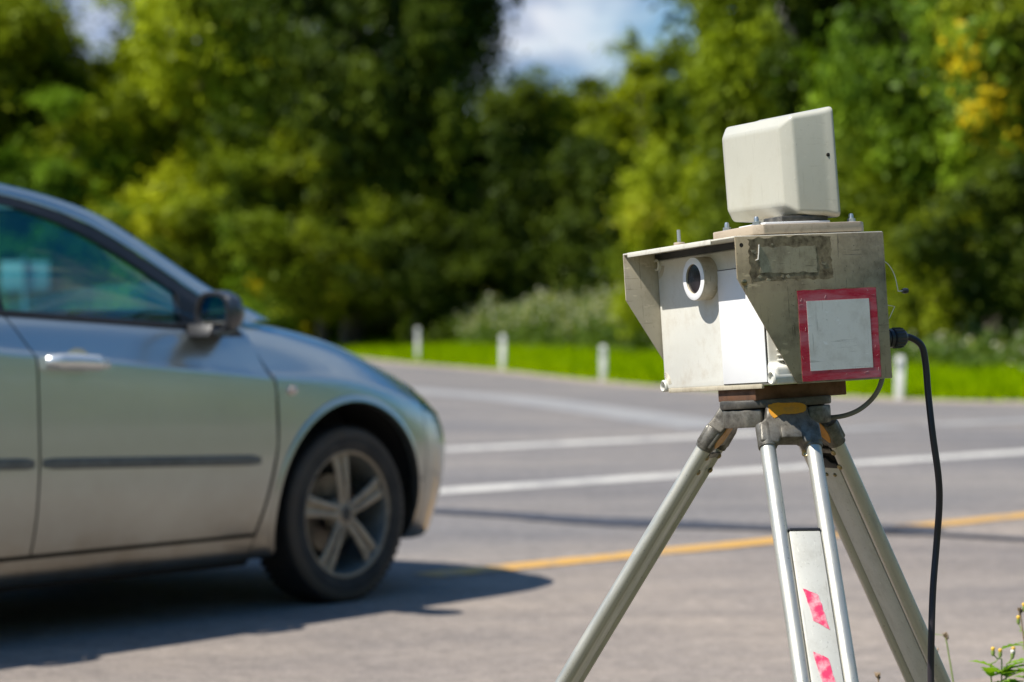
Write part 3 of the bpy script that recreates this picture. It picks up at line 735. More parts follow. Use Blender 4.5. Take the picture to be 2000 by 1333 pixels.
# ------------------------------------------------------------------ the car
HD = R(38)
hx, hy = math.sin(HD), math.cos(HD)
w0 = Vector((-0.625, 8.8915)); hv = Vector((hx, hy)); nv = Vector((hy, -hx))
cpos = w0 + hv * 0.042 - nv * 0.86
car = empty('car', 'silver grey saloon car with dusty alloy wheels driving past on the left', 'car', loc=(cpos.x, cpos.y, 0), rz=math.atan2(hy, hx))

def belt(x): return 1.02 + max(0, (-0.8 - x)) * 0.055 if x > -2.4 else 1.108 - (-2.4 - x) * 0.01
def crease(x): return 0.85 + (-0.5 - x) * 0.075 if x > -2.0 else 0.9625 - (-2.0 - x) * 0.01
def side_col(x, dxs=None):
    b_, c_ = belt(x), crease(x)
    tp = 1.0 if x > -2.9 else 1 - ((-2.9 - x) / 0.75) ** 2 * 0.16
    pts = [(.70, .195), (.832, .20), (.862, .285), (.884, .42), (.893, .60), (.888, c_ - .035), (.872, c_ + .02), (.80, b_)]
    out = []
    for k, (y, z) in enumerate(pts):
        out.append((x + (dxs[k] if dxs else 0), y * tp, z))
    return out
G_ = []      # control stations, k = 0..10
def cab(x, dxs=None):
    s = side_col(x, dxs); b_ = belt(x)
    return s + [(x, .70, b_ + .012), (x, .35, b_ + .02), (x, 0, b_ + .02)]
F0 = [(-.55, .70, .195), (-.535, .832, .20), (-.50, .862, .285), (-.455, .886, .42), (-.415, .895, .60), (-.42, .888, .815), (-.45, .868, .87), (-.50, .795, 1.005), (-.45, .69, 1.045), (-.40, .36, 1.075), (-.38, 0, 1.085)]
F1 = [(0, .70, .20), (0, .832, .20), (0, .866, .29), (0, .892, .42), (0, .903, .60), (0, .888, .785), (0, .862, .845), (0, .775, .940), (0, .65, .985), (0, .35, 1.012), (0, 0, 1.02)]
F2 = [(.32, .68, .21), (.32, .80, .21), (.32, .852, .30), (.32, .878, .42), (.32, .888, .57), (.32, .872, .72), (.32, .84, .775), (.32, .745, .852), (.32, .615, .886), (.32, .33, .908), (.32, 0, .915)]
F3 = [(.48, .66, .20), (.53, .755, .205), (.565, .785, .30), (.60, .80, .42), (.62, .80, .55), (.60, .79, .655), (.57, .765, .71), (.55, .69, .773), (.56, .57, .804), (.60, .31, .825), (.62, 0, .83)]
F4 = [(.60, .56, .20), (.70, .61, .20), (.735, .625, .30), (.765, .62, .42), (.77, .612, .55), (.755, .60, .635), (.745, .585, .675), (.71, .54, .722), (.71, .46, .752), (.745, .26, .775), (.77, 0, .78)]
F5 = [(.70, .30, .20), (.82, .32, .20), (.86, .33, .30), (.89, .32, .42), (.90, .31, .54), (.88, .30, .615), (.885, .29, .65), (.86, .28, .685), (.84, .25, .708), (.84, .14, .725), (.845, 0, .73)]
F6 = [(.72, 0, .20), (.85, 0, .20), (.89, 0, .30), (.92, 0, .42), (.93, 0, .54), (.91, 0, .615), (.915, 0, .65), (.895, 0, .68), (.88, 0, .698), (.87, 0, .71), (.86, 0, .718)]
NOSE = np.array([cab(-.95), F0, F1, F2, F3, F4, F5, F6, F6], float)   # u = 1 is F0
CAB = np.array([cab(x) for x in (-3.75, -3.6, -3.3, -3.0, -2.675, -2.3, -1.9, -1.5, -1.1, -.8, -.5, -.2)], float)
CABX = [-3.75, -3.6, -3.3, -3.0, -2.675, -2.3, -1.9, -1.5, -1.1, -.8, -.5, -.2]
def cr(p0, p1, p2, p3, t):
    return 0.5 * (2 * p1 + (p2 - p0) * t + (2 * p0 - 5 * p1 + 4 * p2 - p3) * t * t + (3 * p1 - p0 - 3 * p2 + p3) * t ** 3)
def surf(Gd, u, v):
    nu, nk = Gd.shape[0], Gd.shape[1]
    i = min(max(int(math.floor(u)), 0), nu - 2); a = u - i
    k = min(max(int(math.floor(v)), 0), nk - 2); b = v - k
    rows = []
    for di in (-1, 0, 1, 2):
        ii = min(max(i + di, 0), nu - 1)
        q = [Gd[ii, min(max(k + dk, 0), nk - 1)] for dk in (-1, 0, 1, 2)]
        rows.append(cr(*q, b))
    return cr(*rows, a)
def patch(Gd, u0, u1, v0, v1, nu, nv_, side, off=0.0, ufun=None):
    """grid of points on the control surface; ufun(v) -> (u0, u1) makes a slanted panel edge; side -1 = right"""
    P = []
    for a in range(nu + 1):
        row = []
        for b in range(nv_ + 1):
            v = v0 + (v1 - v0) * b / nv_
            ua, ub = ufun(v) if ufun else (u0, u1)
            u = ua + (ub - ua) * a / nu
            p = surf(Gd, u, v)
            if off:
                e = 0.03
                du = surf(Gd, min(u + e, Gd.shape[0] - 1.01), v) - surf(Gd, max(u - e, 0), v)
                dv = surf(Gd, u, min(v + e, Gd.shape[1] - 1.01)) - surf(Gd, u, max(v - e, 0))
                nn = np.cross(du, dv); ln = np.linalg.norm(nn)
                if ln > 1e-9:
                    nn /= ln
                    if nn[1] < -0.05: nn = -nn
                    p = p + nn * off
            row.append((p[0], p[1] * (1 if side > 0 else -1), p[2]))
        P.append(row)
    return P
def solid(name, P, mat, parent, thick=0.004, cut=None, label=None):
    me = MB().grid(P).mesh(name)
    # normals outward (away from the centre line / up)
    bm = bmesh.new(); bm.from_mesh(me)
    c = sum((f.calc_center_median() for f in bm.faces), Vector()) / len(bm.faces)
    s = sum((f.normal.y * (1 if c.y > 0 else -1) + f.normal.z * 0.6) * f.calc_area() for f in bm.faces)
    if s < 0: bmesh.ops.reverse_faces(bm, faces=bm.faces)
    bm.to_mesh(me); bm.free()
    o = link(name, me, mat, parent, True, label)
    md = o.modifiers.new('s', 'SOLIDIFY'); md.thickness = thick; md.offset = -1
    if cut:
        mb = o.modifiers.new('b', 'BOOLEAN'); mb.operation = 'DIFFERENCE'; mb.solver = 'EXACT'; mb.object = cut
    dg = bpy.context.evaluated_depsgraph_get(); dg.update()
    nm = bpy.data.meshes.new_from_object(o.evaluated_get(dg))
    o.modifiers.clear(); o.data = nm
    nm.materials.clear(); nm.materials.append(MATS[mat])
    nm.shade_smooth(); nm.set_sharp_from_angle(angle=R(40))
    return o
def cyl_cut(cx, cz, r):
    m = MB(); seg = 72
    m.tube([(cx, -1.2, cz), (cx, 1.2, cz)], r, seg)
    # widen the opening towards the ground
    o = m.obj('cutter', None); o.parent = car
    return o
ARC = (-0.012, 0.343, 0.404)
cutF = cyl_cut(*ARC); cutR = cyl_cut(-2.675, 0.338, 0.385)
bpy.context.view_layer.update()
def uofx(x):    # station index on CAB for a given x
    return float(np.interp(x, CABX, range(len(CABX))))
def seam(kind):
    xs = {'front': [-.55, -.54, -.508, -.463, -.423, -.428, -.458, -.508], 'mid': [-1.55, -1.54, -1.53, -1.52, -1.515, -1.52, -1.535, -1.60], 'rear': [-2.25, -2.25, -2.27, -2.30, -2.36, -2.46, -2.5, -2.55]}[kind]
    return lambda v, dx=0.0: uofx(float(np.interp(v, range(8), xs)) + dx)
sf, sm_, sr = seam('front'), seam('mid'), seam('rear')
for side in (-1, 1):
    lab = (lambda s: s) if side < 0 else (lambda s: None)
    # doors
    d1 = solid('front_door', patch(CAB, 0, 1, 2.06, 7.0, 26, 30, side, ufun=lambda v: (sm_(v, .004), sf(v, -.004))), 'car_paint', car)
    d2 = solid('rear_door', patch(CAB, 0, 1, 2.06, 7.0, 20, 24, side, ufun=lambda v: (sr(v, .004), sm_(v, -.004))), 'car_paint', car, cut=cutR)
    solid('sill', patch(CAB, 0, 1, 0, 1.94, 20, 8, side, ufun=lambda v: (uofx(-2.3), sf(min(v, 7), -.002))), 'car_paint', car)
    solid('inner_shell', patch(CAB, uofx(-2.3), uofx(-.47), 0.6, 6.6, 16, 16, side, off=-0.022), 'underbody', car, 0.003)
    solid('rear_quarter', patch(CAB, 0, 1, 0, 7.0, 26, 26, side, ufun=lambda v: (0, sr(v, -.003))), 'car_paint', car, cut=cutR)
    # front wing, lamp, bumper
    solid('front_wing', patch(NOSE, 1.004, 3.35, 0.4, 7.93, 44, 40, side), 'car_paint', car, cut=cutF)
    solid('wing_tip', patch(NOSE, 3.36, 5.0, 6.75, 7.93, 16, 6, side), 'car_paint', car)
    solid('front_bumper', patch(NOSE, 3.365, 7.0, 0.0, 5.1, 40, 26, side), 'car_paint', car, cut=cutF)
    solid('headlight', patch(NOSE, 3.37, 5.1, 5.14, 6.72, 16, 10, side, off=0.003), 'lamp_glass', car, 0.002)
    solid('headlight_bowl', patch(NOSE, 3.37, 5.1, 5.14, 6.72, 10, 6, side, off=-0.03), 'trim_black', car, 0.003)
    solid('grille', patch(NOSE, 5.12, 7.0, 5.14, 6.9, 12, 6, side, off=-0.008), 'trim_black', car, 0.003)
    solid('nose_panel', patch(NOSE, 5.02, 7.0, 6.92, 7.95, 14, 5, side), 'car_paint', car)
    # wing lip following the arch
    bv = None
    P = []
    src = MB().grid(patch(NOSE, 1.0, 4.2, 0.4, 7, 60, 40, side)).mesh('tmp'); bm = bmesh.new(); bm.from_mesh(src); bv = BVHTree.FromBMesh(bm); bm.free()
    for k in range(41):
        q = R(-18 + 216 * k / 40)
        row = []
        for rr, dy in ((ARC[2] + 0.022, 0.001), (ARC[2] + 0.010, 0.006), (ARC[2] - 0.002, 0.006), (ARC[2] - 0.004, -0.03)):
            x = ARC[0] + rr * math.cos(q); z = ARC[1] + rr * math.sin(q)
            h = bv.ray_cast(Vector((x, 2.0 * side, z)), Vector((0, -side, 0)))
            if h[0] is None: row = None; break
            row.append((x, h[0].y + side * dy, z))
        if row: P.append(row)
    MB().grid(P).obj('arch_lip', 'car_paint', car, smooth=True)
    # door fittings
    def on_side(x, z, off=0.0):
        k = np.linspace(1, 7, 121); best = min(k, key=lambda v: abs(surf(CAB, uofx(x), v)[2] - z)); p = surf(CAB, uofx(x), best)
        return Vector((x, side * (p[1] + off), z))
    for (xa, xb, par) in ((-1.505, -.50, d1), (-2.28, -1.535, d2)):
        P = []
        for i in range(21):
            x = xa + (xb - xa) * i / 20; z = .55 + (-.48 - x) * .032
            e = min(1, min(i, 20 - i) / 1.0)
            hh = .019 * (0.75 + 0.25 * e)
            P.append([on_side(x, z + hh, -.002), on_side(x, z + hh * .8, .011 * e), on_side(x, z, .014 * e), on_side(x, z - hh * .8, .011 * e), on_side(x, z - hh, -.002)])
        MB().grid(P).obj('moulding', 'moulding_grey', par, smooth=True)
    for xh, par in ((-1.355, d1), (-2.33, d2)):
        z = .905 + (-1.355 - xh) * .05
        pts = [on_side(xh - .125, z + .004, .010), on_side(xh - .105, z + .004, .034), on_side(xh - .03, z + .002, .042), on_side(xh + .06, z - .003, .040), on_side(xh + .12, z - .007, .010)]
        MB().tube(catmull(pts, 6), [.024] * 6 + [.027] * 13 + [.018] * 6, 12).obj('handle', 'handle_silver', par, smooth=True)
        # dished recess behind the grip
        c = on_side(xh, z - .005, 0); P = []
        for r in (1.0, .85, .55, .2):
            P.append([Vector((c.x + .062 * r * math.cos(q), c.y + side * (.003 - .004 * (1 - r)), c.z + .052 * r * math.sin(q))) for q in np.linspace(0, 2 * math.pi, 25)])
        MB().grid(P).obj('handle_cup', 'car_paint', par, smooth=True)
    # side repeater
    c = surf(NOSE, 1.21, 4.85); m = MB()
    m.lathe([(0.001, .010), (.5, .009), (.85, .005), (1.0, -.004)], axis='y', seg=20)
    m.v = [(-.343 + x * .026, side * (c[1] + y + .003), .792 + z * .017) for x, y, z in m.v]
    m.obj('side_indicator', 'indicator_lens', car, smooth=True)

# bonnet, in one piece
P = patch(NOSE, 1.16, 6.7, 8.04, 9.99, 40, 14, 1); Pm = patch(NOSE, 1.16, 6.7, 8.04, 9.99, 40, 14, -1)
solid('bonnet', [list(a) + list(reversed(b)) for a, b in zip(P, Pm)], 'car_paint', car)
solid('cowl', [list(a) + list(reversed(b)) for a, b in zip(patch(NOSE, .75, 1.155, 7.95, 9.99, 6, 8, 1), patch(NOSE, .75, 1.155, 7.95, 9.99, 6, 8, -1))], 'trim_black', car, 0.01)
# boot lid and tail
P = [[(x, y, 1.10 - (0.0 if abs(y) < .6 else .05)) for y in np.linspace(-.74, .74, 9)] for x in (-3.05, -3.3, -3.55, -3.74)]
MB().grid(P).obj('boot_lid', 'car_paint', car, smooth=True)
MB().box(-3.76, -3.70, -.70, .70, .25, 1.08).obj('tail', 'car_paint', car, bevel=.03)
# underbody and wheel wells
MB().box(-3.6, -.5, -.70, .70, .17, .27).box(.46, .60, -.5, .5, .3, .4).box(-.5, .5, -.5, .5, .3, .6).obj('underbody', 'underbody', car)
for cx in (0.0, -2.675):
    for s in (-1, 1):
        P = []
        for k in range(25):
            q = R(12 + 158 * k / 24)
            P.append([(cx + .42 * math.cos(q), s * y, .343 + .42 * math.sin(q)) for y in (.58, .868)])
        m = MB().grid(P)
        m.box(cx - .42, cx + .42, min(s * .55, s * .57), max(s * .55, s * .57), .28, .74)
        m.obj('wheel_well', 'underbody', car)
# greenhouse
RAIL = [(-.30, .735, 1.045), (-.55, .70, 1.152), (-.87, .665, 1.318), (-1.10, .64, 1.420), (-1.44, .612, 1.490), (-1.8, .60, 1.51), (-2.4, .59, 1.485), (-2.85, .60, 1.38), (-3.2, .66, 1.16)]
WIN = [(-.57, .795, 1.012), (-.82, .752, 1.155), (-1.06, .715, 1.285), (-1.28, .69, 1.372), (-1.52, .668, 1.425), (-1.88, .655, 1.445), (-2.4, .65, 1.425), (-2.75, .68, 1.32), (-3.0, .73, 1.14)]
rail = catmull(RAIL, 6); win = catmull(WIN, 6)
def flip(p, s): return Vector((p[0], p[1] * s, p[2]))
for s in (-1, 1):
    P = []; Q = []
    for a, b in zip(rail, win):
        bow = Vector((0.012, .014, .010))
        pts = [a, a.lerp(b, .22) + bow * .9, a.lerp(b, .45) + bow, a.lerp(b, .62) + bow * .6]
        P.append([flip(p, s) for p in pts])
        Q.append([flip(p, s) for p in (a.lerp(b, .62) + bow * .3, a.lerp(b, .8) + bow * .35, b, b - Vector((0, .02, 0)))])
    MB().grid(P).obj('roof_pillar', 'car_paint', car, smooth=True)
    MB().grid(Q).obj('window_frame', 'trim_black', car, smooth=True)
    wx = [p.x for p in reversed(win)]
    def win_at(x):
        i = [k for k in range(len(win) - 1) if win[k].x >= x >= win[k + 1].x][0]
        return win[i].lerp(win[i + 1], (win[i].x - x) / max(1e-6, win[i].x - win[i + 1].x))
    for nm, xa, xb, mat in (('side_window', -1.575, -.60, 'car_glass'), ('rear_side_window', -2.55, -1.69, 'car_glass')):
        P = []
        for i in range(21):
            x = xa + (xb - xa) * i / 20
            t = win_at(x); bz = belt(x)
            lo = Vector((x, .795, bz - .01)); hi = Vector((x, t.y - .006, max(t.z, bz)))
            P.append([flip(lo.lerp(hi, f) + Vector((0, .018 * math.sin(math.pi * f) - .006, 0)), s) for f in (0, .25, .5, .75, 1)])
        MB().grid(P).obj(nm, mat, car, smooth=True)
    # centre pillar, belt seal, mirror sail
    P = []
    for f in np.linspace(0, 1, 6):
        t = win_at(-1.63); lo = Vector((-1.63, .80, belt(-1.63) - .02)); c = lo.lerp(t, f)
        P.append([flip(c + Vector((dx, dy, 0)), s) for dx, dy in ((-.065, -.03), (-.06, .002), (.055, .002), (.06, -.03))])
    MB().grid(P).obj('centre_pillar', 'trim_black', car, smooth=True)
    MB().tube([(x, s * .803, belt(x) + .002) for x in np.linspace(-2.6, -.54, 20)], .010, 8).obj('belt_seal', 'trim_black', car, smooth=True)
    MB().add([flip(p, s) for p in ((-.80, .800, 1.018), (-.52, .805, 1.005), (-.79, .768, 1.135), (-.80, .77, 1.018), (-.52, .775, 1.005), (-.79, .74, 1.135))], [(0, 1, 2), (3, 5, 4), (0, 2, 5, 3), (1, 4, 5, 2), (0, 3, 4, 1)]).obj('mirror_sail', 'trim_black', car)
# roof skin and screens
P = []
ri = [k for k in range(len(rail)) if rail[k].x <= -1.05 and rail[k].x > -2.7]
for k in ri:
    a = rail[k]; row = []
    fwd = .10 * max(0, 1 - (rail[ri[0]].x - a.x) / .5)
    for y in np.linspace(-1, 1, 15):
        row.append((a.x + fwd * (1 - y * y), a.y * y, a.z + .045 * (1 - y * y)))
    P.append(row)
solid('roof', P, 'car_paint', car, .01)
P = []
for k in range(0, ri[0] + 1):
    a = rail[k]; f = k / ri[0]
    fwd = .16 - .06 * f
    P.append([(a.x + fwd * (1 - y * y) + .01, a.y * .985 * y, a.z + (.03 + .015 * f) * (1 - y * y) - .006) for y in np.linspace(-1, 1, 13)])
MB().grid(P).obj('windscreen', 'windscreen_glass', car, smooth=True)
P = []
for k in range(ri[-1], len(rail)):
    a = rail[k]
    P.append([(a.x - .06 * (1 - y * y), a.y * y, a.z + .03 * (1 - y * y)) for y in np.linspace(-1, 1, 11)])
MB().grid(P).obj('rear_window', 'windscreen_glass', car, smooth=True)
# cabin
m = MB(); m.box(-3.1, -.55, -.76, .76, .27, .30)
m.obj('cabin_floor', 'cabin_dark', car)
MB().grid([[(x, y, z) for y in np.linspace(-.765, .765, 9)] for x, z in ((-.46, 1.03), (-.62, 1.04), (-.78, 1.02), (-.86, .95), (-.84, .70), (-.8, .45))]).obj('dashboard', 'cabin_dark', car, smooth=True)
for s in (-1, 1):
    st = MB(); y = s * .37
    st.box(-1.95, -1.40, y - .25, y + .25, .42, .58); st.prism([(-1.92, .5), (-1.78, .5), (-2.02, 1.14), (-2.14, 1.12)], 'y', y - .24, y + .24)
    so = st.obj('front_seat', 'seat_cloth', car, bevel=.04, seg=3)
    MB().prism([(-2.06, 1.19), (-2.0, 1.2), (-2.06, 1.36), (-2.13, 1.34)], 'y', y - .12, y + .12).obj('headrest', 'seat_cloth', so, bevel=.02)
    MB().grid([[(x, s * .775, z) for z in (.3, .7, 1.0)] for x in (-2.6, -1.6, -.8)]).obj('door_card', 'cabin_dark', car)
MB().box(-2.95, -2.75, -.62, .62, .5, 1.12).obj('rear_seat', 'seat_cloth', car, bevel=.05)
sw = MB(); sw.tube([Vector((-1.12, .37, .93)) + Vector((.09 * math.sin(q), .185 * math.cos(q), .165 * math.sin(q))) for q in np.linspace(0, 2 * math.pi, 33)], .014, 8)
sw.tube([(-.86, .37, .86), (-1.11, .37, .93)], .03, 8); sw.box(-1.125, -1.10, .19, .55, .915, .945)
sw.obj('steering_wheel', 'trim_black', car, smooth=True)
# wing mirrors
for s in (-1, 1):
    b = R(8)
    mc = Vector((-.775, .935, 1.068)); fwd = Vector((math.cos(b), math.sin(b), 0)); lat = Vector((-math.sin(b), math.cos(b), 0)); up = Vector((0, 0, 1))
    def ell(f, a, h_, e=3.2, n=32):
        pts = []
        for k in range(n):
            q = 2 * math.pi * k / n; cx, sx_ = math.cos(q), math.sin(q)
            pts.append(flip(mc + fwd * f + lat * (a * math.copysign(abs(cx) ** (2 / e), cx)) + up * (h_ * math.copysign(abs(sx_) ** (2 / e), sx_)), s))
        return pts
    rings = [ell(-.012, .088, .066, 2.6), ell(0.0, .098, .075, 2.6), ell(.03, .098, .076, 2.6), ell(.06, .085, .066, 2.4), ell(.085, .058, .045, 2.2), ell(.097, .02, .015, 2)]
    mir = MB().grid([r + [r[0]] for r in rings]).obj('wing_mirror', 'mirror_shell', car, smooth=True)
    MB().grid([r + [r[0]] for r in (ell(-.004, .090, .068, 2.6), ell(-.014, .095, .072, 2.6), ell(-.014, .082, .060, 2.6), ell(.004, .078, .056, 2.6))]).obj('mirror_rim', 'trim_black', mir, smooth=True)
    MB().add(ell(-.004, .080, .058, 2.6), [tuple(range(32))]).obj('mirror_glass', 'mirror_glass', mir)
    MB().prism([(-.80, .985), (-.62, .985), (-.66, 1.02), (-.78, 1.03)], 'y', min(s * .79, s * .93), max(s * .79, s * .93)).obj('mirror_foot', 'trim_black', mir, bevel=.008)
# wheels
def wheel(cx, s, lab=None):
    RT, WD = .327, .205
    y1 = s * .862; y0 = s * (.862 - WD)
    def Y(t): return y1 + (y0 - y1) * t
    t = MB(); prof = [(.232, Y(.05)), (.250, Y(.015)), (.275, Y(0)), (.300, Y(.02)), (.316, Y(.06)), (RT - .003, Y(.12)), (RT, Y(.25))]
    prof2 = prof + [(RT, Y(.75)), (RT - .003, Y(.88)), (.316, Y(.94)), (.30, Y(.98)), (.275, Y(1)), (.25, Y(.985)), (.225, Y(.9))]
    t.lathe(prof2, (cx, 0, RT), 'y', 64)
    w_ = t.obj('wheel', 'tyre', car, smooth=True, label=lab)
    # raised ring of the dusty side wall
    MB().lathe([(.319, Y(.075)), (.312, Y(.036)), (.296, Y(.004)), (.286, Y(.0))], (cx, 0, RT), 'y', 64).obj('side_wall', 'tyre_wall', w_, smooth=True)
    # tread grooves
    m = MB()
    for k in range(60):
        q = 2 * math.pi * k / 60
        for ta, tb_ in ((.08, .42), (.58, .92)):
            a = Vector((math.cos(q), 0, math.sin(q))); tg = Vector((-math.sin(q), 0, math.cos(q)))
            c = Vector((cx, 0, RT)) + a * (RT + .001)
            p = [c + Vector((0, Y(ta), 0)) - tg * .010, c + Vector((0, Y(tb_), 0)) - tg * .010 + tg * .012, c + Vector((0, Y(tb_), 0)) + tg * .010 + tg * .012, c + Vector((0, Y(ta), 0)) + tg * .010]
            m.add(p + [x + a * .0012 for x in p], [(4, 5, 6, 7), (0, 1, 5, 4), (1, 2, 6, 5), (2, 3, 7, 6), (3, 0, 4, 7)])
    tr = m.obj('tread_blocks', 'tyre', w_); tr['kind'] = 'stuff'
    rim = MB().lathe([(.236, Y(.02)), (.238, Y(.045)), (.226, Y(.05)), (.222, Y(.09))], (cx, 0, RT), 'y', 64).obj('rim', 'alloy_wheel', w_, smooth=True)
    MB().lathe([(.222, Y(.09)), (.216, Y(.14)), (.205, Y(.45)), (.205, Y(.9))], (cx, 0, RT), 'y', 64).obj('rim_barrel', 'moulding_grey', w_, smooth=True)
    MB().lathe([(.001, Y(.72)), (.206, Y(.72))], (cx, 0, RT), 'y', 40).obj('dust_shield', 'underbody', w_)
    for k in range(5):
        q = R(97) + k * 2 * math.pi / 5
        a = Vector((math.cos(q) , 0, math.sin(q))); tg = Vector((-math.sin(q), 0, math.cos(q)))
        m = MB()
        for e in (-1, 1):      # two ribs with a groove between them
            pr = []
            for r, yy, half, gap, th in ((.040, .10, .021, .004, .05), (.10, .075, .024, .006, .04), (.17, .085, .027, .009, .03), (.226, .12, .034, .012, .03)):
                for (tt, dd) in ((gap, 0.012), (gap + .005, 0), (gap + half - .006, 0), (gap + half, .02), (gap + half, .02 + th), (gap, .02 + th)):
                    pr.append(Vector((cx, Y(yy + dd), RT)) + a * r + tg * tt * e)
            n = 6; f = []
            for i in range(3):
                for j in range(n): f.append((i * n + j, i * n + (j + 1) % n, (i + 1) * n + (j + 1) % n, (i + 1) * n + j))
            f += [tuple(range(n)), tuple(range(3 * n, 4 * n))]
            m.add(pr, f)
        m.add([Vector((cx, Y(yy + .045), RT)) + a * r + tg * t_ for r, yy in ((.04, .10), (.22, .10)) for t_ in (-.012, .012)], [(0, 1, 3, 2)])
        m.obj('spoke', 'alloy_wheel', w_, smooth=True)
    m = MB().lathe([(.001, Y(.085)), (.026, Y(.085)), (.030, Y(.10)), (.058, Y(.13)), (.066, Y(.2)), (.066, Y(.35))], (cx, 0, RT), 'y', 32)
    m.obj('hub', 'alloy_wheel', w_, smooth=True)
    MB().lathe([(.001, Y(.075)), (.024, Y(.078)), (.027, Y(.09))], (cx, 0, RT), 'y', 24).obj('hub_cap', 'trim_black', w_, smooth=True)
    for k in range(5):
        q = R(97 + 36) + k * 2 * math.pi / 5
        MB().lathe([(.001, Y(.12)), (.009, Y(.12)), (.011, Y(.16))], (cx + .046 * math.cos(q), 0, RT + .046 * math.sin(q)), 'y', 8).obj('wheel_nut', 'trim_black', w_)
    MB().lathe([(.06, Y(.5)), (.145, Y(.5)), (.145, Y(.6)), (.06, Y(.6))], (cx, 0, RT), 'y', 40).obj('brake_disc', 'brake_disc', w_, smooth=True)
    return w_
wheel(0, -1); wheel(0, 1); wheel(-2.675, -1); wheel(-2.675, 1)
for c in (cutF, cutR):
    bpy.data.objects.remove(c)

# ------------------------------------------------------------------ the tripod
hc = Vector((0.441, 4.07, 0.0))
HEADZ = 0.8815
tri = empty('survey_tripod', 'aluminium surveying tripod with chipped yellow head carrying the radar camera', 'tripod', loc=(hc.x, hc.y, 0))
def rotm(rx, ry, rz):
    return Matrix.Rotation(ry, 4, 'Y') @ Matrix.Rotation(rx, 4, 'X') @ Matrix.Rotation(rz, 4, 'Z')
TILT = rotm(-0.0254, -0.0609, 0)
# head: three lobed cast plate in two layers with notches for the hinges
legdirs = [Vector((.14, -.99, 0)).normalized()]
for a in (120, 240): legdirs.append(Matrix.Rotation(R(a), 3, 'Z') @ legdirs[0])
def lobe_poly(r_out, r_in, n=72):
    out = []
    a0 = math.atan2(legdirs[0].y, legdirs[0].x)
    for k in range(n):
        q = 2 * math.pi * k / n
        c = math.cos(3 * (q - a0))          # 1 at the legs
        d = (c + 1) / 2
        r = r_out * (1 - d) + r_in * d
        out.append((r * math.cos(q), r * math.sin(q)))
    return out
def tilted(m, z):   # tilt about the head centre
    m.v = [tuple((TILT @ Vector(p)) + Vector((0, 0, z))) for p in m.v]; return m
head = tilted(MB().prism(lobe_poly(.098, .086), 'z', 0.009, .0235), HEADZ).obj('tripod_head', 'dark_cast', tri, bevel=.003)
a0 = math.atan2(legdirs[0].y, legdirs[0].x)
for i in range(3):
    q = a0 + R(60) + i * R(120)
    poly = []
    for rr, qq in ((.04, -.9), (.088, -.56), (.095, -.3), (.096, 0), (.095, .3), (.088, .56), (.04, .9)):
        poly.append((rr * math.cos(q + qq), rr * math.sin(q + qq)))
    tilted(MB().prism(poly, 'z', -.022, .0075), HEADZ).obj('hinge_block', 'cast_alloy', head, bevel=.003)
    # yellow paint left at the block corner
    c = Vector((.0955 * math.cos(q + .12), .0955 * math.sin(q + .12), -.011)); t = Vector((-math.sin(q), math.cos(q), 0))
tilted(MB().tube([(0, 0, -.05), (0, 0, .0)], .030, 20), HEADZ).obj('clamp_screw', 'dark_cast', head, smooth=True)
SPL = math.atan(.62)
